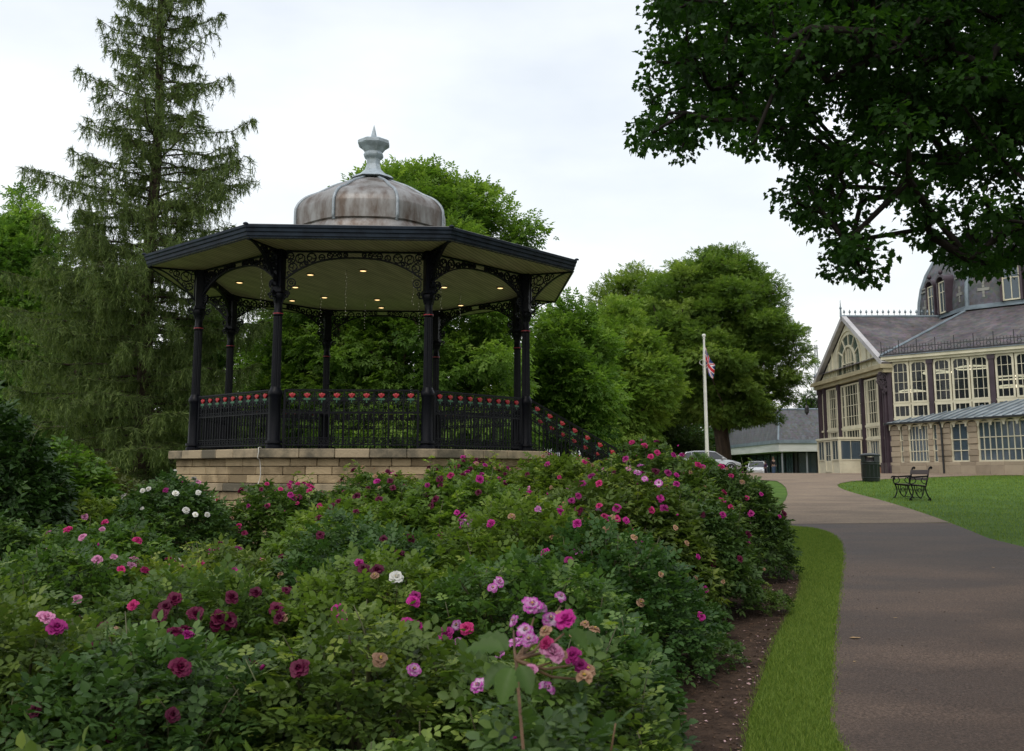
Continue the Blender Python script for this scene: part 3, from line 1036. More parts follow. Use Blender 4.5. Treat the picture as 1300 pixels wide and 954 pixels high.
# ---- recessed lamps in the ceiling, lit in the photograph
m_bulb = emit_mat('warm_lamp', (1.0, 0.66, 0.30), 2.2)
m_trim = plain('lamp_trim', (0.35, 0.3, 0.2), .35, metal=.3)
lamps_px = [(394, 348), (461, 343), (375, 364), (412, 377), (371, 381), (304, 358), (585, 387), (635, 365), (564, 364), (479, 380), (484, 390), (330, 372), (520, 350)]
lamps_px = lamps_px[:11]
protoL = None
for (px, py) in lamps_px:
    d = ray(px, py); d = d / d.z
    w = Vector((0, 0, EYE)) + d * (ZV + BG - EYE)
    l = bloc(w)
    if protoL is None:
        mb = MB(); mb.lathe([(.088, 0.006), (.090, -.006), (.080, -.024), (.068, -.026), (.066, -.016)], n=20, caps=False)
        t_ = mb.build('downlight', m_trim, band, auto=R(30))
        mb = MB(); mb.lathe([(.066, -.018), (.04, -.026), (.0, -.028)], n=20)
        mb.build('lamp_disc', m_bulb, t_)
        protoL = t_
    else:
        t_ = copy_tree(protoL, band)
    t_.location = (l.x, l.y, ZV - .001)

# ---- strings of tiny lamps hanging inside under the ceiling
m_wire = plain('dark_wire', (0.02, 0.02, 0.02), .5)
m_tiny = emit_mat('tiny_string_lamp', (1.0, 0.93, 0.8), .35)
random.seed(21)
root = band
for i in range(9):
    a = i * 2 * PI / 9 + .2; rr = random.uniform(1.6, 2.7)
    sx, sy = rr * math.sin(a), -rr * math.cos(a)
    L = random.uniform(.5, 1.1)
    pts = [(sx + random.uniform(-.02, .02), sy + random.uniform(-.02, .02), ZV - L * t) for t in np.linspace(0, 1, 7)]
    mb = MB(); mb.tube(pts, .0025, 4)
    o = mb.build('light_string', m_wire, band)
    mb = MB()
    for j in range(int(L / .07)):
        z = ZV - .1 - j * .07
        mb.lathe([(.001, z - .007), (.006, z), (.001, z + .007)], n=6, c=(sx + random.uniform(-.02, .02), sy + random.uniform(-.02, .02), 0))
    mb.build('string_lamps', m_tiny, o)

# ---- cable clipped down the corner of the base
p = vtx(0, RCOPE + .012, 0)
pts = [(p.x, p.y + .10, ZD + .01), (p.x + .01, p.y, ZD + .012), (p.x + .02, p.y - .012, ZD - .06), (p.x + .0, p.y - .008, ZD - .17), (p.x - .03, p.y + .10, ZD - .20), (p.x - .02, p.y + .13, ZD - .45), (p.x - .05, p.y + .11, ZD - .62), (p.x - .03, p.y + .0, ZD - .66), (p.x + .01, p.y + .0, ZD - .8)]
mb = MB(); mb.tube(crom([tuple(q) for q in pts], 3), .009, 6)
mb.build('cable', m_cable, band, smooth=True)
# ================================================================== GLASS PAVILION
AX, AY, BZ = 21.7, 55.0, 1.45
HL = lambda h: h + EYE - BZ                   # height above eye -> height above the pavilion's ground
m_cream = mat('cream_paint', (0.65, 0.61, 0.46), (0.53, 0.49, 0.36), scale=1.5, rough=.5, lo=.3, hi=.6)
m_purple = mat('plum_iron_paint', (0.056, 0.037, 0.050), (0.035, 0.022, 0.030), scale=2, rough=.45)
m_sstone = mat('pavilion_stone', (0.40, 0.33, 0.24), (0.27, 0.22, 0.16), scale=1.6, rough=.9, bump=.3, attr=.5, lo=.2, hi=.8)
m_lead2 = mat('blue_grey_lead', (0.21, 0.26, 0.30), (0.13, 0.165, 0.19), scale=1.4, rough=.5, metal=.2)
m_glassu = glass_mat('clear_window_glass', (0.03, 0.035, 0.045), .42)
m_glassl = glass_mat('dim_window_glass', (0.07, 0.10, 0.13), .80, .08)
m_glassg = glass_mat('greenish_gable_glass', (0.10, 0.13, 0.11), .75, .15)
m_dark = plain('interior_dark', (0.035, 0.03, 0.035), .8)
m_dblack = plain('black_gutter', (0.02, 0.022, 0.025), .4)
m_blind = mat('blue_grey_blind', (0.13, 0.18, 0.24), (0.09, 0.13, 0.18), scale=.8, rough=.8)
def slate_mat(name, c1, c2, course=.26):
    m, n, b = M_new(name)
    t = n.nodes.new('ShaderNodeTexCoord')
    z = n.nodes.new('ShaderNodeTexNoise'); z.inputs['Scale'].default_value = .45; z.inputs['Detail'].default_value = 9; z.inputs['Roughness'].default_value = .68
    n.links.new(t.outputs['Object'], z.inputs['Vector'])
    r = n.nodes.new('ShaderNodeValToRGB')
    r.color_ramp.elements[0].position = .36; r.color_ramp.elements[0].color = (*c2, 1)
    r.color_ramp.elements[1].position = .66; r.color_ramp.elements[1].color = (*c1, 1)
    n.links.new(z.outputs['Fac'], r.inputs[0])
    w = n.nodes.new('ShaderNodeTexWave'); w.wave_type = 'BANDS'; w.bands_direction = 'Z'; w.wave_profile = 'SAW'
    w.inputs['Scale'].default_value = 1 / course / 3.2
    n.links.new(t.outputs['Object'], w.inputs['Vector'])
    v = n.nodes.new('ShaderNodeTexVoronoi'); v.inputs['Scale'].default_value = 4.2
    n.links.new(t.outputs['Object'], v.inputs['Vector'])
    hsv = n.nodes.new('ShaderNodeMixRGB'); hsv.blend_type = 'OVERLAY'; hsv.inputs[0].default_value = .28
    n.links.new(r.outputs[0], hsv.inputs[1]); n.links.new(v.outputs['Color'], hsv.inputs[2])
    dd = n.nodes.new('ShaderNodeHueSaturation'); dd.inputs['Saturation'].default_value = .42
    n.links.new(hsv.outputs[0], dd.inputs['Color'])
    n.links.new(dd.outputs[0], b.inputs['Base Color'])
    bp = n.nodes.new('ShaderNodeBump'); bp.inputs['Strength'].default_value = .7; bp.inputs['Distance'].default_value = .03
    n.links.new(w.outputs['Fac'], bp.inputs['Height']); n.links.new(bp.outputs[0], b.inputs['Normal'])
    b.inputs['Roughness'].default_value = .72
    b.inputs['Specular IOR Level'].default_value = .2
    return m
m_slate = slate_mat('plum_slate', (0.135, 0.108, 0.120), (0.056, 0.038, 0.047))
m_slate2 = slate_mat('grey_slate', (0.115, 0.12, 0.145), (0.082, 0.085, 0.102))

pav = tag(empty('pavilion', (AX, AY, BZ)), 'Victorian glass pavilion with cream arched windows, plum iron columns, slate roofs and octagonal dome', 'pavilion')
PO = (AX, AY, BZ)
SIDE = 12.0
RO = SIDE / (2 * S8)
CX, CY = AX + RO * C8, AY + SIDE / 2
def overt(k, r):            # octagon vertex; k=0 is AX,AY, then counter-clockwise
    a = math.atan2(-S8, -C8) + k * PI / 4
    return (CX + r * math.cos(a), CY + r * math.sin(a))

def window(M, x0, x1, z0, z1, cols, rows, arch=0.0, fw=.07, bw=.028, dep=.10, glass=None, frame=None, y=0.0, name='window', parent=None, off=None, rowz=None):
    """frame with glazing bars (part) and its pane (sub-part), local x along the wall, -y outward"""
    frame = frame or m_cream; glass = glass or m_glassu
    parent = parent or pav; off = off or PO
    mb = MB()
    mb.box(x0, x0 + fw, y - dep, y, z0, z1, M=M); mb.box(x1 - fw, x1, y - dep, y, z0, z1, M=M)
    mb.box(x0 + fw, x1 - fw, y - dep - .003, y, z0, z0 + fw, M=M); mb.box(x0 + fw, x1 - fw, y - dep - .003, y, z1 - fw, z1, M=M)
    for i in range(1, cols):
        x = x0 + (x1 - x0) * i / cols
        mb.box(x - bw / 2, x + bw / 2, y - dep * .75, y - dep * .25, z0 + fw, z1 - fw, M=M)
    for zz in (rowz if rowz is not None else [z0 + (z1 - z0) * i / rows for i in range(1, rows)]):
        mb.box(x0 + fw, x1 - fw, y - dep * .78, y - dep * .28, zz - bw / 2, zz + bw / 2, M=M)
    if arch > 0:
        xm, hw = (x0 + x1) / 2, (x1 - x0) / 2 - fw * .6
        for s in (-1, 1):
            pts = [(xm + s * (hw + .02), z1 - fw * .5), (xm + s * (hw + .02), z1 - arch)]
            pts += [(xm + s * hw * math.cos(t), z1 - arch + (arch - fw * .5) * math.sin(t)) for t in np.linspace(0, PI / 2, 8)]
            if s < 0: pts = pts[::-1]
            mb.prism(pts, y - dep - .006, y - .01, M=M)
    w = mb.build(name, frame, parent, off=off)
    g = MB(); g.box(x0 + fw * .5, x1 - fw * .5, y - dep * .48, y - dep * .40, z0 + fw * .5, z1 - fw * .5, M=M)
    g.build('pane', glass, w, off=off)
    return w

# floors, hidden walls, dim interior
mb = MB()
pts = [overt(k, RO - .25) for k in range(8)]
mb.add([(x, y, BZ - .3) for x, y in pts] + [(x, y, BZ + .03) for x, y in pts], [tuple(range(8))[::-1], tuple(range(8, 16))] + [(i, (i + 1) % 8, 8 + (i + 1) % 8, 8 + i) for i in range(8)])
mb.build('floor_slab', mat('floor_tiles', (0.2, .15, .11), (.14, .1, .08), scale=2, rough=.4), pav, off=PO)
for k in range(2, 7):
    p0, p1 = overt(k, RO), overt(k + 1, RO)
    M = wallM(p0, p1, BZ)
    mb = MB(); mb.box(0, SIDE, -.02, .28, -.3, HL(6.3), M=M)
    mb.build('wall', m_sstone, pav, off=PO)
for k in range(8):       # slender columns under the lantern
    x, y = overt(k, 9.0)
    mb = MB(); mb.lathe([(.20, 0), (.16, .4), (.13, HL(9.3))], n=10, c=(x, y, BZ))
    mb.build('inner_column', m_cream, pav, off=PO)
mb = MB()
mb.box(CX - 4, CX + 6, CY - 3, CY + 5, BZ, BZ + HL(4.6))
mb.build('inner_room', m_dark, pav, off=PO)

# ---- south-west face: main glazed wall
A, B = overt(0, RO), overt(1, RO)
M1 = wallM(A, B, BZ)
colx = [.16, 2.5, 5.75, 9.0, 11.8]
for x in colx:
    mb = MB()
    mb.box(x - .13, x + .13, -.16, .10, -.1, HL(6.22), M=M1)
    mb.box(x - .19, x + .19, -.20, .12, -.1, .45, M=M1)
    mb.box(x - .19, x + .19, -.20, .12, HL(5.95), HL(6.22), M=M1)
    mb.build('wall_column', m_purple, pav, off=PO)
for (xa, xb, nn) in ((.30, 2.36, 2), (2.64, 5.61, 3), (5.89, 8.86, 3), (9.14, 11.66, 2)):
    w = (xb - xa) / nn
    for i in range(nn):
        window(M1, xa + w * i + .03, xa + w * (i + 1) - .03, HL(3.82), HL(6.18), 3, 4, arch=.34, fw=.10)
        window(M1, xa + w * i + .03, xa + w * (i + 1) - .03, HL(2.98), HL(3.74), 3, 1, fw=.10)
mb = MB()
mb.box(.30, 11.7, -.08, .02, HL(3.72), HL(3.84), M=M1)
mb.box(.30, 11.7, -.10, .02, HL(2.86), HL(3.0), M=M1)
mb.build('transom', m_cream, pav, off=PO)
mb = MB(); mb.box(0, SIDE, 0.03, .25, -.3, HL(2.86), M=M1)
mb.build('wall', m_sstone, pav, off=PO)

# ---- eaves cornice round the octagon, with its little cresting rail
def oring(r0, r1, z0, z1, m, name, k0=0, k1=8, drop=0):
    mb = MB()
    for k in range(k0, k1):
        a0, a1, b0_, b1_ = overt(k, r0), overt(k + 1, r0), overt(k, r1), overt(k + 1, r1)
        vs = [(*a0, BZ + z0), (*a1, BZ + z0), (*b1_, BZ + z0), (*b0_, BZ + z0), (*a0, BZ + z1), (*a1, BZ + z1), (*b1_, BZ + z1), (*b0_, BZ + z1)]
        mb.add(vs, [(0, 1, 2, 3), (7, 6, 5, 4), (0, 4, 5, 1), (2, 6, 7, 3)])
    return mb.build(name, m, pav, off=PO)
oring(RO - .1, RO + .28, HL(6.20), HL(6.34), m_cream, 'cornice', 0, 7)
oring(RO - .1, RO + .42, HL(6.342), HL(6.52), m_cream, 'cornice', 0, 7)
oring(RO - .1, RO + .48, HL(6.522), HL(6.56), m_lead2, 'gutter', 0, 7)
mb = MB()
for k in (0, 1):
    p0, p1 = overt(k, RO + .34), overt(k + 1, RO + .34)
    M = wallM(p0, p1, BZ); L = math.dist(p0, p1)
    for z, w in ((HL(6.62), .02), (HL(6.95), .016)):
        mb.box(0, L, -w, w, z, z + w * 2, M=M)
    nn = int(L / .17)
    for i in range(nn + 1):
        x = L * i / nn
        big = i % 6 == 0
        mb.box(x - .010 - .01 * big, x + .010 + .01 * big, -.012, .012, HL(6.56), HL(7.10 + .30 * big), M=M)
        if i % 3 == 0: mb.ring(x + L / nn * 1.5, HL(6.80), .11, .025, .02, 8, M=M)
mb.build('cresting_rail', m_dblack, pav, off=PO)

# ---- main octagonal roof of slate with lead hips
mb = MB()
r0, r1, z0, z1 = RO + .40, 9.05, HL(6.57), HL(9.72)
vs = [(*overt(k, r0), BZ + z0) for k in range(8)] + [(*overt(k, r1), BZ + z1) for k in range(8)]
mb.add(vs, [(k, (k + 1) % 8, 8 + (k + 1) % 8, 8 + k) for k in range(8)])
mb.build('slate_roof', m_slate, pav, off=PO)
for k in range(8):
    mb = MB(); mb.tube([Vector(vs[k]) + Vector((0, 0, .03)), Vector(vs[8 + k]) + Vector((0, 0, .03))], .085, 6)
    mb.build('hip_flashing', m_lead2, pav, off=PO)

# ---- dome: bulging slated octagon on a lead ring
oring(8.6, 9.35, HL(9.70), HL(9.80), m_lead2, 'lead_ring')
oring(8.6, 9.2, HL(9.802), HL(9.98), m_lead2, 'lead_ring')
dprof = [(9.0, 9.9), (9.0, 10.6), (8.93, 11.4), (8.75, 12.3), (8.42, 13.2), (7.9, 14.1), (7.1, 15.0), (6.0, 15.8), (4.6, 16.5), (2.8, 17.0), (1.6, 17.2)]
mb = MB(); vs = []
for r, h in dprof: vs += [(*overt(k, r), BZ + HL(h)) for k in range(8)]
mb.add(vs, [(i * 8 + k, i * 8 + (k + 1) % 8, i * 8 + 8 + (k + 1) % 8, i * 8 + 8 + k) for i in range(len(dprof) - 1) for k in range(8)])
dm = mb.build('slated_dome', m_slate2, pav, off=PO, smooth=False)
mb = MB()
for k in range(8): mb.tube([Vector((*overt(k, r + .03), BZ + HL(h))) for r, h in dprof], .13, 6)
mb.build('dome_hip', m_lead2, dm, off=PO)
mb = MB()
mb.lathe([(1.9, HL(17.1)), (1.9, HL(17.3)), (1.5, HL(17.4)), (1.5, HL(19.4)), (1.9, HL(19.5)), (1.7, HL(19.7)), (1.2, HL(20.8)), (.4, HL(21.6)), (.08, HL(22)), (.04, HL(24))], n=8, ph=PI / 8, c=(CX, CY, BZ))
mb.build('lantern', m_lead2, dm, off=PO)
# pale slate patterns and paired dormer windows on the two faces that show
for k in (7, 0, 1):
    p0, p1 = overt(k, 9.0), overt(k + 1, 9.0)
    M = wallM(p0, p1, BZ); L = math.dist(p0, p1)
    for s in (1, -1):
        mb = MB()
        c_ = L / 2 + s * L * .36
        for (dx, dz) in ((0, 0), (-.14, 0), (.14, 0), (0, -.2), (0, .2), (-.28, 0), (.28, 0), (0, .4), (0, -.4)):
            mb.box(c_ + dx - .07, c_ + dx + .07, -.028, .05, HL(10.9 + dz) - .09, HL(10.9 + dz) + .09, M=M)
        for zz, yy in ((12.0, .12), (12.25, .18)):
            mb.box(c_ - .72, c_ + .72, yy - .05, yy + .2, HL(zz) - .05, HL(zz) + .05, M=M)
        mb.build('pale_slate_pattern', mat('pale_slate', (.27, .27, .24), (.2, .2, .18), scale=3, rough=.6) if 'pale_slate' not in bpy.data.materials else bpy.data.materials['pale_slate'], dm, off=PO)
    for s in (-1, 1):
        c_ = L / 2 + s * .82
        dmb = MB()
        x0, x1 = c_ - .62, c_ + .62
        dmb.box(x0, x0 + .13, -.40, .6, HL(9.98), HL(12.05), M=M); dmb.box(x1 - .13, x1, -.40, .6, HL(9.98), HL(12.05), M=M)
        arcp = [(c_ + .62 * math.cos(t), HL(12.05) + .42 * math.sin(t)) for t in np.linspace(0, PI, 12)]
        inn = [(c_ + .47 * math.cos(t), HL(12.05) + .28 * math.sin(t)) for t in np.linspace(PI, 0, 12)]
        for i in range(11):
            dmb.prism([arcp[i], arcp[i + 1], inn[10 - i], inn[11 - i]], -.46, .9, M=M)
        dd = dmb.build('dormer', m_purple, dm, off=PO)
        mbk = MB(); mbk.box(x0 + .13, x1 - .13, .3, .34, HL(9.98), HL(12.3), M=M)
        mbk.build('dormer_back', m_dark, dm, off=PO)
        window(M, x0 + .13, x1 - .13, HL(10.0), HL(12.04), 2, 2, fw=.08, y=-.22, glass=m_glassl, parent=dm, bw=.05, rowz=[HL(11.35)])
        bl = MB(); bl.lathe([(.02, HL(12.46)), (.13, HL(12.56)), (.15, HL(12.66)), (.10, HL(12.76)), (.02, HL(12.84))], n=10, c=(0, 0, 0)).mul(M @ Matrix.Translation((c_, -.36, 0)))
        bl.build('ball_finial', m_purple, dd, off=PO, smooth=True)

# ---- west wing gable
W0, W1 = (AX, AY + SIDE), (AX, AY)
M2 = wallM(W0, W1, BZ)          # x from the far corner (0) to the near corner (12)
gc = [.16, 1.45, 4.1, 8.5, 11.1, 11.84]
for x in (.16, 1.3, 4.2, 8.4, 11.3, 11.84):
    w = .15; mb = MB()
    mb.box(x - w, x + w, -.22, .12, -.1, HL(5.6), M=M2)
    mb.box(x - w - .07, x + w + .07, -.28, .12, -.1, .62, M=M2)
    mb.box(x - w - .06, x + w + .06, -.27, .12, HL(5.25), HL(5.6), M=M2)
    mb.box(x - .06, x + .06, -.27, -.21, .6, HL(5.2), M=M2)
    mb.build('wall_column', m_purple, pav, off=PO)
for (xa, xb, c_) in ((1.5, 4.0, 3), (4.4, 8.2, 4), (8.6, 11.1, 3)):
    ww = (xb - xa)
    # side lights and centre light of each bay
    parts = ((0, .18), (.18, .82), (.82, 1))
    for a, b in parts:
        x0, x1 = xa + ww * a, xa + ww * b
        cc = 1 if (b - a) < .3 else c_ + 1
        window(M2, x0 + .02, x1 - .02, HL(2.75), HL(5.5), cc, 4, fw=.10, bw=.035, glass=m_glassu, dep=.12)
        window(M2, x0 + .02, x1 - .02, HL(1.95), HL(2.62), cc, 1, fw=.09, bw=.035, glass=m_glassu, dep=.12)
        window(M2, x0 + .02, x1 - .02, HL(-.0) + .35, HL(1.85), cc, 1, fw=.09, bw=.04, glass=m_glassl, dep=.12)
mb = MB()
for (xa, xb) in ((.3, 1.15), (11.45, 11.7)):
    mb.box(xa, xb, -.02, .1, .4, HL(5.5), M=M2)
for z0_, z1_ in ((2.62, 2.75), (1.84, 1.95)):
    mb.box(.3, 11.7, -.15, .04, HL(z0_), HL(z1_), M=M2)
mb.build('transom', m_cream, pav, off=PO)
mb = MB(); mb.box(.0, 12, -.05, .2, -.3, .38, M=M2)
mb.build('brick_plinth', mat('plinth_brick', (.36, .19, .10), (.26, .13, .07), scale=4, rough=.85), pav, off=PO)
# cornice under the pediment
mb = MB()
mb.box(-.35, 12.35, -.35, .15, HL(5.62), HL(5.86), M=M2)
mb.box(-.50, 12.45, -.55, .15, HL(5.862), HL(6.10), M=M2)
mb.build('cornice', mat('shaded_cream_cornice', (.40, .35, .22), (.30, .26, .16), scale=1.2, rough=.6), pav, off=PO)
ZR_ = HL(9.75)
mb = MB()       # pediment board with an arched hole filled by glass
za = HL(6.1)
apex = (6.0, ZR_ - .15)
arc = [(6 + 2.15 * math.cos(t), za + .75 + 1.85 * math.sin(t)) for t in np.linspace(0, PI, 19)]
outer_r = [(11.9, za), (8.15, za)]
# right and left halves of the board
nA = len(arc)
rp = [(8.15, za), (11.75, za), apex] + arc[:nA // 2 + 1][::-1]
mb.prism(rp, -.05, .05, M=M2)
lp = [(3.85, za)] + arc[nA // 2:][::-1] + [apex, (.25, za)]
mb.prism(lp, -.05, .05, M=M2)
ped = mb.build('pediment', m_cream, pav, off=PO)
g = MB(); g.prism([(3.85, za)] + [(8.15, za)] + arc, .0, .02, M=M2)
g.build('pane', m_glassg, ped, off=PO)
mb = MB()
cx_ = 6.0
mb.ring(cx_, za + .75, 2.15, .13, .16, 20, y=-.04, M=M2, a0=0, a1=PI)
mb.ring(cx_, za + .75, 1.12, .13, .14, 16, y=-.04, M=M2, a0=0, a1=PI)
for s in (-1, 1):
    for r_ in (2.15, 1.12): mb.box(cx_ + s * r_ - .065, cx_ + s * r_ + .065, -.12, .03, za, za + .75, M=M2)
for a in np.linspace(0, PI, 7)[1:-1]:
    c_, s_ = math.cos(a), math.sin(a)
    mb.curvebar([(cx_ + 1.12 * c_, za + .75 + 1.0 * s_), (cx_ + 2.15 * c_, za + .75 + 1.85 * s_)], .08, .12, M=M2)
for x in (-.42, 0, .42): mb.box(cx_ + x - .03, cx_ + x + .03, -.1, .03, za, za + 1.7, M=M2)
mb.box(cx_ - 1.1, cx_ + 1.1, -.1, .03, za + .72, za + .79, M=M2)
for x in (2.2, 2.9, 9.1, 9.8): mb.box(x - .06, x + .06, -.11, -.03, za, za + (1.15 if x in (2.2, 9.8) else 1.9), M=M2)
mb.build('tracery', m_cream, ped, off=PO)
mb = MB(); mb.box(.4, 11.6, .4, .5, HL(2), HL(9.4) * 0 + za + .1, M=M2)
# barge boards
mb = MB()
for s in (-1, 1):
    x_e = 6 + s * 6.25
    mb.curvebar([(x_e, HL(6.12)), (6, ZR_ + .05)], .26, .30, M=M2 @ Matrix.Translation((0, -.25, 0)))
mb.build('barge_board', mat('pale_barge_board', (.48, .47, .47), (.36, .35, .36), scale=1, rough=.55), pav, off=PO)
# roof planes
XE = 29.5
mb = MB()
zs_, ze_ = BZ + ZR_ + .12, BZ + HL(6.2)
y0_, y1_, ym = AY - .35, AY + 12.35, AY + 6
th = .10
for ya in (y0_, y1_):
    vs = [(AX - .38, ya, ze_), (XE, ya, ze_), (XE, ym, zs_), (AX - .38, ym, zs_)]
    vs += [(x, y, z - th) for x, y, z in vs]
    mb.add(vs, [(0, 1, 2, 3), (7, 6, 5, 4), (0, 4, 5, 1), (1, 5, 6, 2), (2, 6, 7, 3), (3, 7, 4, 0)])
mb.build('slate_roof', m_slate, pav, off=PO)
mb = MB()
mb.tube([(AX - .45, ym, zs_ + .02), (XE - 1, ym, zs_ + .02)], .10, 6)
for i in range(21):
    x = AX - .2 + i * .36
    mb.lathe([(.02, .05), (.018, .22), (.06, .27), (.075, .33), (.04, .40), (.01, .48)], n=6, c=(x, ym, zs_))
mb.lathe([(.07, 0), (.05, .5), (.09, .55), (.03, .7), (.01, 1.1)], n=6, c=(AX - .42, ym, zs_))
mb.build('ridge_cresting', m_lead2, pav, off=PO)

# ---- entrance porch with glazed sides on the west face
pm = MB()
x0, x1, dp_ = 4.3, 8.3, 1.7
PM = M2 @ Matrix.Translation((0, -dp_, 0))
pm.box(x0 - .1, x1 + .1, -dp_ - .12, -.23, HL(1.92), HL(2.05), M=M2)
for x in (x0, x0 + 1.35, x1 - 1.35, x1):
    pm.box(x - .07, x + .07, -dp_ - .05, -dp_ + .09, 0, HL(1.92), M=M2)
porch = pm.build('porch', m_cream, pav, off=PO)
mb = MB(); mb.box(x0 + .07, x1 - .07, -dp_ + .0, -dp_ + .05, .0, .78, M=M2)
MN = wallM((AX - dp_, AY + 12 - x1), (AX - .25, AY + 12 - x1), BZ)
mb.box(0, dp_ - .3, -.02, .05, 0, .78, M=MN)
mb.build('porch_panel', m_cream, porch, off=PO)
for a, b in ((x0 + .07, x0 + 1.28), (x1 - 1.28, x1 - .07)):
    window(M2, a, b, .78, HL(1.9), 2, 1, fw=.07, y=-dp_ + .05, glass=m_glassl, parent=porch, name='porch_window')
window(MN, .02, dp_ - .32, .78, HL(1.9), 2, 1, fw=.08, y=.05, glass=m_glassl, parent=porch, name='porch_window')
window(M2, x0 + 1.42, x1 - 1.42, .05, HL(1.9), 2, 1, fw=.10, y=-dp_ + .05, glass=m_glassl, parent=porch, name='door', rowz=[1.1])

# ---- lean-to wing in front of the glazed wall
C2 = (AX + .34 * 15, AY - .94 * 15)
M3 = wallM((AX + .05, AY - .02), C2, BZ)
ext = [(0.12, .80), (1.05, 1.46), (2.97, 3.28), (3.60, 4.54), (5.74, 6.32), (9.66, 10.2), (11.3, 11.9)]
zt_ = HL(2.52)
random.seed(5)
for a, b in ext:
    z = .62; i = 0; mb = MB()
    while z < zt_ - .02:
        h = min(.30, zt_ - z)
        k = .03 * (i % 2)
        mb.bbox(a + .004 - k, b - .004 + k, -.14 + random.uniform(-.01, .01) - k, .2, z + .006, z + h - .006, b=.018, M=M3)
        z += h; i += 1
    mb.build('stone_pier', m_sstone, pav, off=PO)
mb = MB(); x = 0
while x < 15:
    w = random.uniform(.7, 1.2)
    mb.bbox(x + .004, min(15, x + w) - .004, -.19, .2, -.3, .42, b=.012, M=M3)
    mb.bbox(x + .004, min(15, x + w) - .004, -.165, .2, .424, .618, b=.012, M=M3)
    x += w
mb.build('stone_plinth', m_sstone, pav, off=PO)
mb = MB(); mb.box(.3, 15, .55, .6, -.2, HL(2.6), M=M3)
mb.build('blind', m_blind, pav, off=PO)
wl = [(.80, 1.05, 1, 2), (1.46, 2.97, 6, 3), (3.28, 3.60, 1, 2), (4.54, 5.74, 2, 3), (6.32, 9.66, 9, 3), (10.2, 11.3, 2, 3), (11.9, 14.9, 8, 3)]
for a, b, c_, r_ in wl:
    rz_ = [.62 + .60, .62 + 1.22] if c_ != 2 else [.62 + .58, .62 + 1.15]
    window(M3, a, b, .60, zt_, c_, r_, fw=.09 if c_ > 1 else .06, bw=.045, glass=m_glassl, y=.02, rowz=rz_, dep=.12)
# scalloped timber valance under the lean-to eaves
mb = MB()
x = .1
while x < 14.6:
    w = .80
    pts = [(x, zt_ + .14), (x, zt_ - .24), (x + .05, zt_ - .24)] + [(x + w / 2 - (w / 2 - .06) * math.cos(t), zt_ - .16 + .22 * math.sin(t)) for t in np.linspace(0.1, PI - .1, 9)] + [(x + w - .05, zt_ - .24), (x + w, zt_ - .24), (x + w, zt_ + .14)]
    mb.prism(pts[::-1], -.225, -.195, M=M3)
    x += w
mb.build('scalloped_valance', m_cream, pav, off=PO)
mb = MB(); mb.box(-.1, 15.3, -.42, -.30, HL(2.60), HL(2.70), M=M3)
mb.tube([M3 @ Vector((3.98, -.32, HL(2.6))), M3 @ Vector((4.02, -.22, HL(2.3))), M3 @ Vector((4.05, -.22, .0))], .055, 8)
mb.build('gutter_and_downpipe', m_dblack, pav, off=PO)
mb = MB()
nr = 30
for i in range(nr):
    xa, xb = 15.3 * i / nr, 15.3 * (i + 1) / nr
    dpt = lambda x: .324 * x + .3
    za_, zb_ = HL(2.69), HL(2.69)
    sl = .325
    vs = []
    for x in (xa, xb):
        w_ = min(dpt(x) * 1.12, 5.2)
        vs += [M3 @ Vector((x, -.38, za_)), M3 @ Vector((x, w_, za_ + (w_ + .38) * sl))]
    t_ = Vector((0, 0, .05))
    vs += [v - t_ for v in vs]
    mb.add(vs, [(0, 2, 3, 1), (4, 5, 7, 6), (0, 4, 6, 2), (1, 3, 7, 5)])
mb.build('lead_roof', mat('streaked_lead', (.30, .34, .36), (.13, .15, .16), scale=1.2, rough=.5, stretch=(1, 1, 3), detail=8, lo=.36, hi=.6), pav, off=PO)
mb = MB()
for i in range(1, 26):
    x = 15.3 * i / 26
    w_ = min((.324 * x + .3) * 1.12, 5.2)
    mb.tube([M3 @ Vector((x, -.40, HL(2.72))), M3 @ Vector((x, w_, HL(2.72) + (w_ + .38) * .325))], .03, 5)
mb.build('lead_roll', m_lead2, pav, off=PO)

# ornamental plum bracket at the corner, and the lamp bracket at the far end of the gable
mb = MB()
Mb = Matrix.Translation((AX - .30, AY - .12, BZ))
for (x, z, r) in ((0, HL(5.35), .20), (-.22, HL(5.1), .15), (.18, HL(5.05), .16), (-.05, HL(4.85), .14), (-.15, HL(5.55), .10), (.1, HL(4.62), .09), (0, HL(4.5), .06)):
    mb.ring(x, z, r, .05, .08, 10, M=Mb); mb.ring(x, z, r * .45, .04, .08, 8, M=Mb)
mb.build('scroll_bracket', m_purple, pav, off=PO)
mb = MB()
Mb = wallM((AX - .2, AY + 11.9), (AX - 1.3, AY + 11.9), BZ)
pts = [(0, HL(4.4)), (.2, HL(5.05)), (.55, HL(5.25)), (.85, HL(5.0)), (.86, HL(4.6))]
mb.curvebar(crom(pts, 4), .05, .05, M=Mb)
mb.ring(.35, HL(4.75), .22, .035, .04, 12, M=Mb); mb.ring(.2, HL(4.45), .12, .03, .04, 10, M=Mb)
lb = mb.build('lamp_bracket', m_dblack, pav, off=PO)
mb = MB(); mb.lathe([(.03, HL(4.6)), (.10, HL(4.52)), (.16, HL(4.40)), (.15, HL(4.05)), (.06, HL(3.92)), (.02, HL(3.85))], n=8).mul(Mb @ Matrix.Translation((.86, 0, 0)))
mb.build('lamp_head', m_dblack, lb, off=PO)

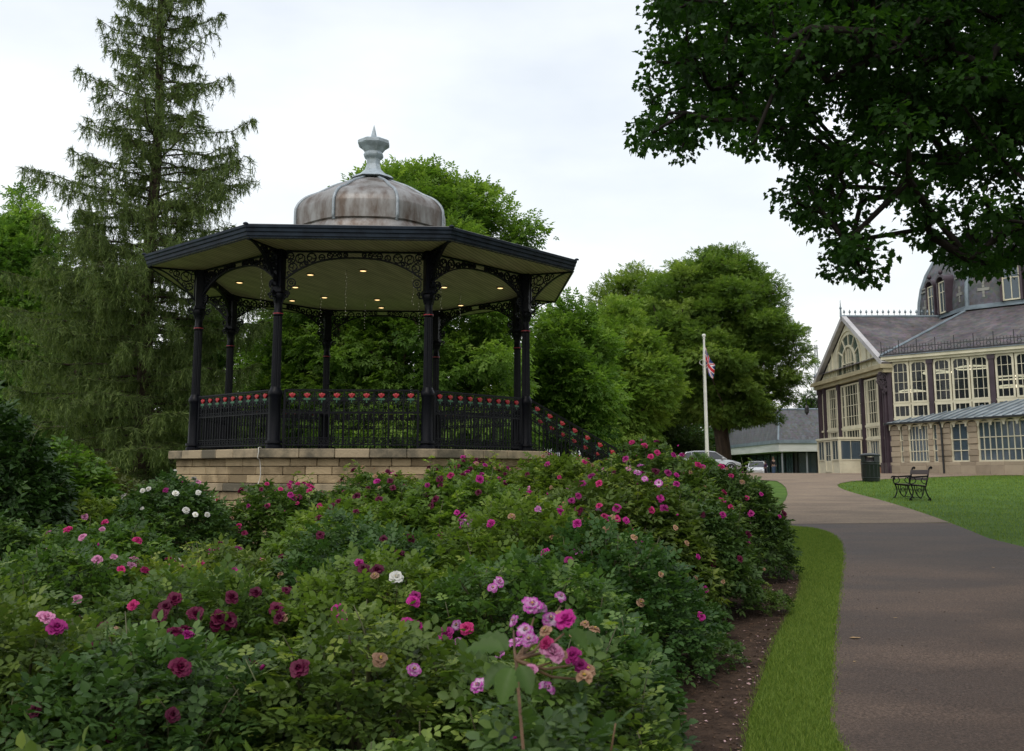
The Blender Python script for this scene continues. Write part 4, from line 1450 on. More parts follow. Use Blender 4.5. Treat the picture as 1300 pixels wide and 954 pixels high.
# ---- glowing ring lamps hung inside the pavilion
m_ring = emit_mat('warm_ring_light', (1.0, .86, .62), 2.2)
labs = ['large glowing ring lamp inside the pavilion behind the three-light window',
        'smaller glowing ring lamp hanging lowest inside the two-light window bay',
        'glowing ring lamp high in the two-light window bay by the corner column',
        'widest glowing double ring lamp at the right end of the pavilion windows',
        'lower glowing ring lamp directly under the widest ring at the right']
for i, (px, py, Y, r) in enumerate([(1238, 467, 55.5, 1.0), (1158, 497, 60, .75), (1190, 473, 58, .8), (1287, 480, 53.5, 1.05), (1284, 491, 55.0, .75)]):
    p = at(px, py, Y)
    t = empty('ring_lamp', p); tag(t, labs[i], 'lamp', 'glowing ring lamps hung in the pavilion')
    mb = MB()
    n_ = 32
    mb.tube([(r * math.cos(2 * PI * j / n_), r * math.sin(2 * PI * j / n_), .03 * math.sin(4 * PI * j / n_)) for j in range(n_ + 1)], .045, 6, caps=False)
    mb.build('light_ring', m_ring, t)
    mb = MB()
    for j in range(3): mb.tube([(r * math.cos(j * 2.09), r * math.sin(j * 2.09), .02), (0, 0, 1.6)], .008, 4)
    mb.build('hanging_wire', m_wire, t)

# ================================================================== MODERN HALL behind
HX, HY = 27.8, 100.0
HZ = gz(HX, HY)
hall = tag(empty('low_hall', (HX, HY, HZ)), 'low modern hall with big grey slate roof, white fascia and dark recessed glass front', 'building')
HO = (HX, HY, HZ)
h2 = lambda h: h + EYE
L_, D_ = 46, 26
mb = MB()
zf0, zf1, zt2 = h2(2.0), h2(2.9), h2(6.55)
mb.box(HX, HX + L_, HY, HY + D_, zf0, zf1)
mb.build('fascia', mat('white_fascia', (.60, .61, .58), (.45, .46, .43), scale=.6, rough=.6, stretch=(.3, .3, 3)), hall, off=HO)
mb = MB()
s_ = 2.6
lo_ = [(HX - .1, HY - .1, zf1 + .003), (HX + L_, HY - .1, zf1 + .003), (HX + L_, HY + D_, zf1 + .003), (HX - .1, HY + D_, zf1 + .003)]
hi_ = [(HX + .9, HY + s_, zt2), (HX + L_, HY + s_, zt2), (HX + L_, HY + D_ - s_, zt2), (HX + .9, HY + D_ - s_, zt2)]
mb.add(lo_ + hi_, [(0, 1, 5, 4), (1, 2, 6, 5), (2, 3, 7, 6), (3, 0, 4, 7), (4, 5, 6, 7), (3, 2, 1, 0)])
mb.build('slate_roof', m_slate2, hall, off=HO)
mb = MB()
mb.tube([Vector(hi_[0]), Vector(hi_[1])], .12, 6)
mb.tube([Vector(lo_[0]), Vector(hi_[0])], .10, 6)
mb.box(HX - .14, HX + L_, HY - .14, HY - .1, zf1 - .06, zf1 + .32)
mb.box(HX - .14, HX - .1, HY - .14, HY + D_, zf1 - .06, zf1 + .32)
mb.build('lead_trim', m_lead2, hall, off=HO)
mb = MB()
mb.box(HX + 2.6, HX + L_, HY + 2.6, HY + D_, HZ - .3, zf0 - .004)
mb.build('dark_wall', m_dark, hall, off=HO)
fM_ = wallM((HX + 2.6, HY + 2.55), (HX + L_, HY + 2.55), HZ)
for i in range(8):
    window(fM_, i * 2.2 + .1, i * 2.2 + 2.1, .05, zf0 - HZ - .1, 2, 1, fw=.06, bw=.05, glass=m_glassl, frame=m_dblack, parent=hall, off=HO, name='glazed_door', y=-.02)
fL_ = wallM((HX + 2.55, HY + 22), (HX + 2.55, HY + 2.6), HZ)
for i in range(6):
    window(fL_, i * 3.1 + .1, i * 3.1 + 2.9, .05, zf0 - HZ - .1, 3, 1, fw=.06, bw=.05, glass=m_glassl, frame=m_dblack, parent=hall, off=HO, name='glazed_door', y=-.02)
for (x, y) in ((HX + .4, HY + .4), (HX + 4.6, HY + .5), (HX + 3.0, HY + .5), (HX + 9, HY + .5)):
    mb = MB(); mb.lathe([(.09, 0), (.09, zf0 - HZ)], n=8, c=(x, y, HZ))
    mb.build('post', plain('grey_post', (.22, .23, .25), .5) if 'grey_post' not in bpy.data.materials else bpy.data.materials['grey_post'], hall, off=HO)

# lattice mast far beyond the gable
p = at(1037, 470, 150)
mast = tag(empty('lattice_mast', (p.x, p.y, gz(p.x, p.y))), 'thin grey lattice mast far behind the gable end of the pavilion', 'mast')
mb = MB()
hgt = at(1037, 438, 150).z - gz(p.x, p.y)
for i in range(4):
    sx, sy = (-1, 1)[i % 2], (-1, 1)[i // 2]
    mb.tube([(sx * .6, sy * .6, 0), (sx * .15, sy * .15, hgt)], .06, 4)
for j in range(14):
    z0_, z1_ = hgt * j / 14, hgt * (j + 1) / 14
    w0, w1 = .6 - .45 * j / 14, .6 - .45 * (j + 1) / 14
    mb.tube([(-w0, -w0, z0_), (w1, -w1, z1_)], .035, 4); mb.tube([(w0, -w0, z0_), (-w1, -w1, z1_)], .035, 4)
mb.build('lattice', plain('galvanised', (.4, .42, .44), .5), mast)
# ================================================================== TREES
m_bark = mat('brown_bark', (0.075, 0.055, 0.040), (0.035, 0.026, 0.020), scale=5, rough=.9, bump=.8, bscale=18, stretch=(1, 1, .25), spec=.2)
m_barkd = mat('dark_bark', (0.020, 0.016, 0.013), (0.010, 0.008, 0.007), scale=5, rough=.9, bump=.8, bscale=18, stretch=(1, 1, .25), spec=.2)
m_lf_lime = leaf_mat('lime_leaves', (0.052, 0.098, 0.019), (0.125, 0.203, 0.038), (0.245, 0.325, 0.078), trans=.38, spec=.15, hue_var=.01)
m_lf_yel = leaf_mat('yellow_green_leaves', (0.06, 0.12, 0.018), (0.140, 0.235, 0.036), (0.27, 0.36, 0.075), trans=.38, spec=.15, hue_var=.01)
m_lf_nut = leaf_mat('broad_mid_green_leaves', (0.045, 0.10, 0.018), (0.120, 0.215, 0.036), (0.25, 0.37, 0.075), trans=.42, spec=.18, hue_var=.01)
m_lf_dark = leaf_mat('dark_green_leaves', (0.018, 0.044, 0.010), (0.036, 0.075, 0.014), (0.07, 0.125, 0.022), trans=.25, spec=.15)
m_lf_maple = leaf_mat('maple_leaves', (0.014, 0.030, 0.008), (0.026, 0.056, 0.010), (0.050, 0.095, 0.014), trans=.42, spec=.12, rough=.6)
m_needle = leaf_mat('larch_needles', (0.042, 0.062, 0.022), (0.092, 0.135, 0.042), (0.17, 0.22, 0.07), trans=.3, spec=.12, hue_var=0)

def skeleton(name, base, trunk, clusters, r_base, m, parent, off, r_tip=.012, n_side=6, max_seg=2.4, tmat=None, skip=0, limb_max=9.0, down=2.0):
    """trunk polyline first; then every foliage cluster is joined to the nearest wood below it (pipe-model radii)"""
    nodes = [np.array(p, float) for p in trunk]
    par = [-1] + list(range(len(trunk) - 1))
    is_trunk = [True] * len(nodes)
    top = np.array(trunk[-1], float)
    order = sorted(range(len(clusters)), key=lambda i: np.min(np.linalg.norm(np.array(trunk) - clusters[i], axis=1)))
    for i in order:
        c = np.array(clusters[i], float)
        A_ = np.array(nodes)
        d = np.linalg.norm(A_ - c, axis=1)
        pen = d + down * np.maximum(0, A_[:, 2] - c[2] + .2)
        pen[:skip] += 1000
        j = int(np.argmin(pen))
        seg = max(1, int(d[j] / max_seg))
        last = j
        for k in range(1, seg + 1):
            t = k / seg
            p = A_[j] + (c - A_[j]) * t
            p = p + np.array([0, 0, 1.0]) * d[j] * .10 * math.sin(PI * t) * (1 if k < seg else 0) + rng.normal(0, .03, 3) * d[j] * (k < seg)
            nodes.append(p); par.append(last); is_trunk.append(False)
            last = len(nodes) - 1
    n = len(nodes)
    w = np.zeros(n); child = [[] for _ in range(n)]
    for i in range(n):
        if par[i] >= 0: child[par[i]].append(i)
    for i in range(n - 1, -1, -1):
        if not child[i]: w[i] = 1
        if par[i] >= 0: w[par[i]] += w[i]
    rad = r_base * (w / w[0]) ** .52
    rad = np.maximum(rad, r_tip)
    nt_ = len(trunk)
    for i in range(nt_): rad[i] = max(rad[i], r_base * (1 - .75 * i / nt_))
    mbt, mbb = MB(), MB()
    mbt.tube([nodes[i] for i in range(nt_)], [rad[i] * (1.35 if i == 0 else 1) for i in range(nt_)], 10)
    for i in range(nt_, n):
        # follow chains
        if par[i] < nt_ or len(child[par[i]]) > 1 and child[par[i]][0] != i:
            chain = [par[i], i]
            while child[chain[-1]]: chain.append(child[chain[-1]][0])
            rs = [min(rad[q], rad[chain[1]], limb_max) for q in chain]
            mbb.tube([nodes[q] for q in chain], rs, n_side if rs[0] > .05 else 4, caps=False)
    t = mbt.build('trunk', tmat or m, parent, off=off, smooth=True)
    if mbb.f: mbb.build('limbs', m, parent, off=off, smooth=True)

def poisson(n, sampler, dmin):
    out_ = []
    tries = 0
    while len(out_) < n and tries < n * 60:
        tries += 1
        p = np.array(sampler())
        if all(np.linalg.norm(p - q) > dmin for q in out_): out_.append(p)
    return out_

def crown_leaves(name, clusters, rc, per, size, m, parent, off, flat=.6, tmpl=SPRAY, droop=.35, center=None, jit=.12, shell=.5):
    P, Dd, Nn, Rr = [], [], [], []
    for c in clusters:
        r = rc * rng.uniform(.7, 1.3)
        k = int(per * (r / rc) ** 2)
        v = unit(rng.normal(0, 1, (k, 3)))
        rad = r * rng.random((k, 1)) ** shell
        q = v * rad * np.array([1, 1, flat])
        # small lumps so that the surface is not a smooth ball
        q += .22 * r * np.sin(q * (5.0 / r) + rng.uniform(0, 6, 3))[:, [1, 2, 0]] * np.array([1, 1, .6])
        P.append(q + c)
        o = v.copy(); 
        if center is not None: o = o + unit(c - np.array(center)) * .7
        dd = o + rng.normal(0, .45, (k, 3)); dd[:, 2] -= droop
        Dd.append(dd)
        nn = rng.normal(0, .45, (k, 3)); nn[:, 2] += 1.0; nn += o * .35
        Nn.append(nn)
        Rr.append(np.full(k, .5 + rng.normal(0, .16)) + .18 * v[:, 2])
    P = np.concatenate(P) - np.array(off); Dd = np.concatenate(Dd); Nn = np.concatenate(Nn); Rr = np.concatenate(Rr)
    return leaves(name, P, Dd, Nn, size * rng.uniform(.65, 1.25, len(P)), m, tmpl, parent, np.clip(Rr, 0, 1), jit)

def broadleaf(name, label, cat, px, Y, top_py, half_px, base_h, n_cl, rc, per, size, m, group=None, prof=None, lean=0, bark=None, r_base=.35, flat=.6, seed=0, ground=None, ylim=.8, trunk_frac=.75, tmpl=SPRAY):
    """crown = clusters on/inside an uneven envelope; prof(t) gives the half width (0..1) at height fraction t"""
    global rng
    rng = np.random.default_rng(100 + seed)
    x = (px - 650) / F * Y
    z0 = gz(x, Y) if ground is None else ground
    H = at(px, top_py, Y).z - z0
    W = half_px / F * Y
    prof = prof or (lambda t: math.sin(PI * min(1, max(0, (t * .93 + .07))) ** .8) ** .6)
    root = tag(empty(name, (x, Y, z0)), label, cat, group)
    off = (x, Y, z0)
    lob = [(rng.uniform(0, 2 * PI), rng.uniform(2, 6), rng.uniform(.08, .20), rng.uniform(0, 6)) for _ in range(5)]
    def samp():
        t = rng.random()
        a = rng.uniform(0, 2 * PI)
        lump = 1 + sum(am * math.sin(a * round(fr) + ph + t * fr * 2.1) for ph, fr, am, _ in lob)
        r = W * prof(t) * lump * (rng.random() ** .30)
        r = max(0, r - rc * .6)
        return (x + r * math.cos(a) + lean * t, Y + r * math.sin(a) * ylim, z0 + base_h + (H - base_h - rc * .6) * t)
    cl = poisson(n_cl, samp, rc * .62)
    tp = [(x, Y, z0 - .2), (x + .05, Y, z0 + base_h * .5), (x + rng.normal(0, .15), Y + rng.normal(0, .15), z0 + base_h)]
    for i in range(1, 5):
        tp.append((x + lean * i / 5 + rng.normal(0, .18), Y + rng.normal(0, .2), z0 + base_h + (H * trunk_frac - base_h) * i / 4))
    skeleton(name, off, tp, cl, r_base, bark or m_bark, root, off)
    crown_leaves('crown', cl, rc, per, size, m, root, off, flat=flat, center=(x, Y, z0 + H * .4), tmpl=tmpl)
    return root

# the two big lime trees, the dark one and the pale one in front, beyond the flagpole
round_ = lambda t: max(.05, math.sin(PI * (0.12 + .88 * t)) ** .75) if t > .5 else .72 + .28 * (t / .5) ** .6
lime = lambda t: (.60 + .40 * min(1, t / .35)) if t < .35 else max(.06, math.cos((t - .35) / .65 * PI / 2) ** .62)
broadleaf('lime_tree', 'tallest broad lime tree right behind the flagpole, dense layered mid-green crown', 'tree', 916, 74, 300, 116, 3.9, 360, 1.25, 250, .34, m_lf_lime, prof=lime, r_base=.55, flat=.42, seed=1)
broadleaf('lime_tree', 'thinner-topped lime tree left of the tallest one, with sky through its crown top', 'tree', 806, 84, 325, 92, 4.5, 150, 1.4, 150, .38, m_lf_lime, prof=lime, r_base=.4, flat=.5, seed=2)
broadleaf('lime_tree', 'yellow-green rounded tree between the walnut and the tall lime tree', 'tree', 790, 58, 372, 72, 2.0, 190, 1.0, 200, .28, m_lf_yel, prof=lime, r_base=.28, flat=.5, seed=3)
# walnut-like tree directly behind the bandstand
broadleaf('walnut_tree', 'large-leaved green tree rising behind the bandstand roof, directly beyond its back columns', 'tree', 532, 35, 203, 162, 1.6, 310, .85, 170, .30, m_lf_nut, prof=lambda t: .95 if t < .5 else max(.10, math.cos((t - .5) / .5 * PI / 2) ** .5), r_base=.32, flat=.7, seed=4)
broadleaf('walnut_tree', 'large-leaved green tree just beyond the bandstand steps, lower than the one behind the roof', 'tree', 716, 40, 372, 68, 1.8, 110, .85, 150, .32, m_lf_nut, prof=lime, r_base=.25, flat=.65, seed=5)
broadleaf('walnut_tree', 'leafy tree seen through the left bays of the bandstand, beside the larch', 'tree', 385, 36, 322, 90, 1.0, 120, .85, 140, .30, m_lf_nut, prof=lime, r_base=.25, flat=.65, seed=6)
# left edge
broadleaf('broadleaf_tree', 'rounded bright-topped green tree at the left edge behind the larch', 'tree', 8, 48, 230, 78, 2.0, 190, 1.05, 170, .34, m_lf_nut, prof=lime, r_base=.4, flat=.6, seed=7)
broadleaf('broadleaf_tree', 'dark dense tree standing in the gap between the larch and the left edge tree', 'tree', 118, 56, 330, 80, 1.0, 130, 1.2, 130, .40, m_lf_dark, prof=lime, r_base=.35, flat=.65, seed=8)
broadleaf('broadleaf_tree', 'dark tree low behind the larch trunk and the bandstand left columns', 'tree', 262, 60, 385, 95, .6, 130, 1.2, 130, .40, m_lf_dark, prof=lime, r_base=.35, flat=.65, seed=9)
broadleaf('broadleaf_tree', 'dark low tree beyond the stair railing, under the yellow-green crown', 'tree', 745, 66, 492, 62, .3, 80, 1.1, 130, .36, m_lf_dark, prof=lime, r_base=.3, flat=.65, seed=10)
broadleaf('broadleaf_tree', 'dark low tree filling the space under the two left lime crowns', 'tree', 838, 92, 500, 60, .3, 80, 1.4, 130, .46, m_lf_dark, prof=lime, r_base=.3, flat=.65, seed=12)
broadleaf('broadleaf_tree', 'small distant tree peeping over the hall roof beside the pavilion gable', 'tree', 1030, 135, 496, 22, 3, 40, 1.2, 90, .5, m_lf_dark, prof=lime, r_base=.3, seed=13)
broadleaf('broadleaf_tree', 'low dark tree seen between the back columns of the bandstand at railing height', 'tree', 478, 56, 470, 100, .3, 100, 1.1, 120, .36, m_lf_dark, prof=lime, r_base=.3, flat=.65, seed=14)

# far woodland closing the horizon (uncountable)
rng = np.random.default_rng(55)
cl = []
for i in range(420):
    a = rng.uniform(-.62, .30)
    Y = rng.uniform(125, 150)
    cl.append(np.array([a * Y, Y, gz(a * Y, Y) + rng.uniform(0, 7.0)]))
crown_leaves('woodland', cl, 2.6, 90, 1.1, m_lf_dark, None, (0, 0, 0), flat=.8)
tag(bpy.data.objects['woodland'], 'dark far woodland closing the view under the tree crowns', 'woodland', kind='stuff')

# ---- larch: whorls of long limbs with hanging needle curtains
def larch(label, px, Y, H, Lf, seed, n_br, strands, name='larch_tree', zmin=1.0, rb=.26):
    rg = np.random.default_rng(seed)
    x0 = (px - 650) / F * Y
    z0 = gz(x0, Y)
    root = tag(empty(name, (x0, Y, z0)), label, 'tree')
    mb = MB()
    tz = np.linspace(-.2, H, 16)
    tp = [(0.05 * math.sin(z * .7) - .006 * z, .05 * math.cos(z * .5), z) for z in tz]
    mb.tube(tp, [rb * (1 - .93 * max(0, z) / H) ** .9 + .01 for z in tz], 10)
    mb.build('trunk', m_bark, root, smooth=True)
    mb = MB()
    P, D, N, S, C = [], [], [], [], []
    for b in range(n_br):
        t = (b + rg.random()) / n_br
        z = zmin + (H - zmin - .4) * t ** .92
        a = b * 2.399 + rg.normal(0, .25)
        L = Lf(z / H) * (rg.uniform(.5, 1.0) if rg.random() < .62 else rg.uniform(1.0, 1.14)) * (1 + .16 * math.sin(a * 3 + z * 1.7))
        dirx, diry = math.cos(a), math.sin(a)
        up0 = .12 + .30 * (z / H)
        pts = []
        for s in np.linspace(0, 1, 9):
            r = L * s
            zz = z + L * (up0 * s - .70 * s * s * (1 - .5 * z / H) + .46 * s ** 3)
            pts.append(np.array([dirx * r, diry * r, zz]) + rg.normal(0, .02, 3) * L * s)
        rb_ = .012 + .022 * L / 3
        mb.tube(pts, [rb_ * (1 - .85 * s) + .003 for s in np.linspace(0, 1, 9)], 5, caps=False)
        ns = int(strands * (L / 3) * (1 - .42 * min(1, max(0, z / H - .35) / .25)) + 4)
        pts = np.array(pts)
        for k in range(ns):
            u = .14 + .86 * rg.random() ** .75
            f = u * 8; i = min(int(f), 7); p = pts[i] + (pts[i + 1] - pts[i]) * (f - i)
            side = rg.choice([-1, 1]); wd = rg.uniform(.05, .34) * L * (1.12 - u) ** .6 * .9 + .05
            fw = rg.uniform(-.1, .6)
            lat = np.array([-diry * side, dirx * side, 0]) * wd + np.array([dirx, diry, 0]) * wd * fw
            q = p + lat + np.array([0, 0, -.10 * wd])
            # lateral twig, then needles along it and along a hanging tail
            mb.tube([p, q], [.006, .003], 3, caps=False)
            hang = rg.uniform(.12, .48) * (1.1 if z < H * .5 else .8)
            tail = q + np.array([rg.normal(0, .06), rg.normal(0, .06), -hang])
            m_ = int(11 + hang * 16)
            for (a0, a1, mm) in ((p, q, int(m_ * .9)), (q, tail, m_)):
                tt = rg.random((mm, 1))
                base = a0 + (a1 - a0) * tt
                dd = unit((a1 - a0)[None]) * .9 + rg.normal(0, .55, (mm, 3)); dd[:, 2] -= .25
                P.append(base); D.append(dd); N.append(rg.normal(0, 1, (mm, 3))); S.append(rg.uniform(.07, .17, mm) * (Y / 27))
                C.append(np.full(mm, .48 + .22 * rg.normal() * .5 + (.14 if a0 is q else 0)))
    mb.build('limbs', m_bark, root, smooth=True)
    P, D, N, S, C = map(np.concatenate, (P, D, N, S, C))
    global rng
    rng = np.random.default_rng(seed)
    t_ = (np.array([(0, .075, 0), (1, .02, 0), (1, -.02, 0), (0, -.075, 0)], float), np.array([(0, 1, 2), (0, 2, 3)]))
    leaves('needles', P, D, N, S, m_needle, t_, root, np.clip(C, 0, 1), .2)
    return root
def lf(t):      # limb length against height fraction
    return float(np.interp(t, [0, .1, .3, .48, .62, .75, .88, 1.0], [3.8, 4.1, 3.8, 3.0, 2.15, 1.65, 1.1, .15]))
larch('tall larch with a straight trunk left of the bandstand, its top outside the picture', 183, 28, 19.4, lf, 3, 215, 88)
larch('shorter larch half hidden behind the tall one on its left side', 98, 36, 11.6, lambda t: 3.3 * (1 - t) ** .7 + .1, 4, 120, 34, rb=.2)
# dead bare twigs in the lower part of the larch
rg = np.random.default_rng(9)

# ---- overhanging maple, trunk out of frame to the right
rng = np.random.default_rng(77)
mp_root_xy = (13.2, 13.5)
mz = gz(*mp_root_xy)
maple = tag(empty('maple_tree', (mp_root_xy[0], mp_root_xy[1], mz)), 'dark maple branches with lobed leaves overhanging from the upper right', 'tree')
moff = (mp_root_xy[0], mp_root_xy[1], mz)
outline = [(822, -60), (822, 10), (826, 60), (822, 95), (800, 112), (792, 128), (797, 150), (806, 182), (828, 195), (845, 207), (872, 215), (893, 200), (900, 186),
           (925, 180), (940, 188), (962, 196), (985, 194), (992, 210), (980, 235), (986, 250), (1002, 268), (1028, 287), (1042, 300), (1045, 310), (1034, 328), (1040, 345), (1062, 362), (1092, 384), (1098, 366), (1120, 350), (1132, 332),
           (1118, 312), (1135, 300), (1160, 292), (1168, 315), (1185, 335), (1200, 350), (1232, 345), (1262, 352), (1300, 348), (1420, 330), (1420, -60)]
holes = [((1062, 155), 14), ((1040, 165), 10), ((985, 132), 9), ((900, 178), 8), ((1275, 80), 12), ((1225, 30), 8), ((1110, 262), 9), ((1150, 285), 10), ((955, 98), 7)]
cl, cl_y = [], []
tries = 0
while len(cl) < 700 and tries < 200000:
    tries += 1
    px, py = rng.uniform(790, 1420), rng.uniform(-60, 385)
    if not inside([(px, py)], outline)[0]: continue
    if any(math.hypot(px - h[0][0], py - h[0][1]) < h[1] + 9 for h in holes): continue
    # keep clear of the border by the cluster's own radius
    m_ = 9
    if not all(inside([(px + m_ * math.cos(a), py + m_ * math.sin(a))], outline)[0] for a in np.linspace(0, 2 * PI, 7)[:-1]): continue
    # depth: the lower the twig hangs the nearer the middle of the limb's reach
    Y = rng.uniform(9.5, 16.5)
    p = np.array(at(px, py, Y))
    # stay inside the tree's real reach around its trunk
    if np.linalg.norm(p[:2] - np.array(mp_root_xy)) > 12.2: continue
    if any(np.linalg.norm(p - q) < .21 for q in cl): continue
    dens = .35 + .65 * min(1, (px - 790) / 160) if py < 160 else .8
    # leave the sheet thinner towards lower right
    if py > 200 and rng.random() < .30: continue
    if rng.random() > dens: continue
    cl.append(p)
vis = list(cl)
extra = []
while len(extra) < 260:           # the rest of the crown, above and to the right of the picture
    a = rng.uniform(0, 2 * PI); r = 9.5 * rng.random() ** .5; z = rng.uniform(6.5, 15)
    p = np.array([mp_root_xy[0] + r * math.cos(a), mp_root_xy[1] + r * math.sin(a), z + mz])
    d = p - np.array([0, 0, EYE])
    if p[1] < 1: continue
    c_, s_ = math.cos(PITCH), math.sin(PITCH)
    zf = d[1] * c_ + d[2] * s_; up = d[2] * c_ - d[1] * s_
    px, py = 650 + F * d[0] / zf, 432 - F * up / zf
    if zf > 0 and px < 1380 and py > -70: continue
    extra.append(p)
tr = [(mp_root_xy[0], mp_root_xy[1], mz - .3), (13.1, 13.4, mz + 1.8), (12.8, 13.3, mz + 3.6), (12.3, 13.1, mz + 5.4), (12.0, 13.0, mz + 7.5), (11.8, 12.9, mz + 10)]
limbpts = [tuple(at(1290, 145, 12.6)), tuple(at(1180, 130, 12.2)), tuple(at(1090, 78, 11.8)), tuple(at(1000, 75, 11.6)), tuple(at(1230, 190, 12.9)), tuple(at(1130, 205, 12.7)), tuple(at(1060, 225, 12.4)), tuple(at(900, 110, 11.3))]
skeleton('maple', moff, tr, [np.array(p) for p in limbpts] + cl + extra, .42, m_barkd, maple, moff, r_tip=.006, n_side=7, max_seg=.9, skip=4, limb_max=.05, down=.25)
P, D, N, Cc = [], [], [], []
for lst, rc_, k_ in ((vis, .29, 84), (extra, .9, 90)):
    for c in lst:
        r = rc_ * rng.uniform(.7, 1.3)
        v = unit(rng.normal(0, 1, (k_, 3)))
        q = v * r * rng.random((k_, 1)) ** .45 * np.array([1, 1, .75])
        P.append(q + c); dd = v + rng.normal(0, .5, (k_, 3)); dd[:, 2] -= .55; D.append(dd)
        nn = rng.normal(0, .42, (k_, 3)); nn[:, 2] += 1.0; N.append(nn); Cc.append(np.full(k_, .5 + rng.normal(0, .15)))
P = np.concatenate(P) - np.array(moff)
sz = rng.uniform(.052, .100, len(P))
k0 = len(vis) * 84
sz[k0:] *= 2.6
leaves('crown', P, np.concatenate(D), np.concatenate(N), sz, m_lf_maple, MAPLE, maple, np.clip(np.concatenate(Cc), 0, 1), .15)
# ================================================================== ROSE BED
m_lf_rose = leaf_mat('rose_leaves', (0.029, 0.060, 0.014), (0.076, 0.132, 0.027), (0.20, 0.27, 0.050), trans=.34, rough=.48, hue_var=.035, spec=.25)
m_lf_rosey = leaf_mat('young_yellow_green_leaves', (0.048, 0.088, 0.016), (0.118, 0.184, 0.030), (0.25, 0.315, 0.056), trans=.38, rough=.48, hue_var=.03, spec=.25)
m_lf_roseb = leaf_mat('blue_green_rose_leaves', (0.022, 0.054, 0.014), (0.056, 0.110, 0.028), (0.13, 0.20, 0.050), trans=.3, rough=.48, hue_var=.03, spec=.28)
m_lf_rhodo = leaf_mat('leathery_dark_leaves', (0.013, 0.032, 0.008), (0.026, 0.060, 0.012), (0.06, 0.115, 0.022), trans=.15, rough=.45, hue_var=0, spec=.25)
m_lf_laurel = leaf_mat('bright_laurel_leaves', (0.04, 0.09, 0.014), (0.08, 0.16, 0.024), (0.18, 0.29, 0.05), trans=.35, rough=.4, hue_var=0)
m_lf_brown = leaf_mat('bronze_green_leaves', (0.035, 0.045, 0.014), (0.07, 0.085, 0.022), (0.12, 0.12, 0.04), trans=.3, rough=.5, hue_var=.02)
m_stem = mat('rose_stem', (0.085, 0.10, 0.035), (0.06, 0.045, 0.025), scale=8, rough=.6)
def petal_mat(name, inner, edge, fade=None):
    m, n, b = M_new(name)
    a = n.nodes.new('ShaderNodeAttribute'); a.attribute_name = 'rnd'
    r = n.nodes.new('ShaderNodeValToRGB'); e = r.color_ramp.elements
    e[0].color = (*inner, 1); e[1].color = (*edge, 1); e[0].position = .15; e[1].position = .9
    n.links.new(a.outputs['Fac'], r.inputs[0])
    oi = n.nodes.new('ShaderNodeObjectInfo')
    hs = n.nodes.new('ShaderNodeHueSaturation')
    mr = n.nodes.new('ShaderNodeMapRange'); mr.inputs['To Min'].default_value = .6; mr.inputs['To Max'].default_value = 1.15
    n.links.new(oi.outputs['Random'], mr.inputs['Value']); n.links.new(mr.outputs[0], hs.inputs['Value'])
    n.links.new(r.outputs[0], hs.inputs['Color']); n.links.new(hs.outputs[0], b.inputs['Base Color'])
    b.inputs['Roughness'].default_value = .55
    b.inputs['Specular IOR Level'].default_value = .3
    tr = n.nodes.new('ShaderNodeBsdfTranslucent'); n.links.new(hs.outputs[0], tr.inputs['Color'])
    mx = n.nodes.new('ShaderNodeMixShader'); mx.inputs[0].default_value = .3
    n.links.new(b.outputs[0], mx.inputs[1]); n.links.new(tr.outputs[0], mx.inputs[2])
    n.links.new(mx.outputs[0], n.nodes['Material Output'].inputs['Surface'])
    return m
PM_ = {'magenta': petal_mat('magenta_petals', (.25, .006, .12), (.46, .022, .25)),
       'crimson': petal_mat('dark_crimson_petals', (.060, .002, .018), (.13, .004, .042)),
       'pink': petal_mat('pink_and_white_petals', (.48, .09, .27), (.66, .30, .48)),
       'rosered': petal_mat('rose_red_petals', (.34, .010, .085), (.52, .030, .18)),
       'white': petal_mat('white_petals', (.74, .72, .58), (.84, .84, .82)),
       'mauve': petal_mat('mauve_streaked_petals', (.70, .55, .66), (.42, .03, .34)),
       'faded': petal_mat('withered_petals', (.22, .10, .05), (.42, .26, .17))}
m_sepal = plain('green_sepal', (.06, .11, .03), .6)
m_stamen = plain('yellow_stamens', (.60, .42, .06), .6)
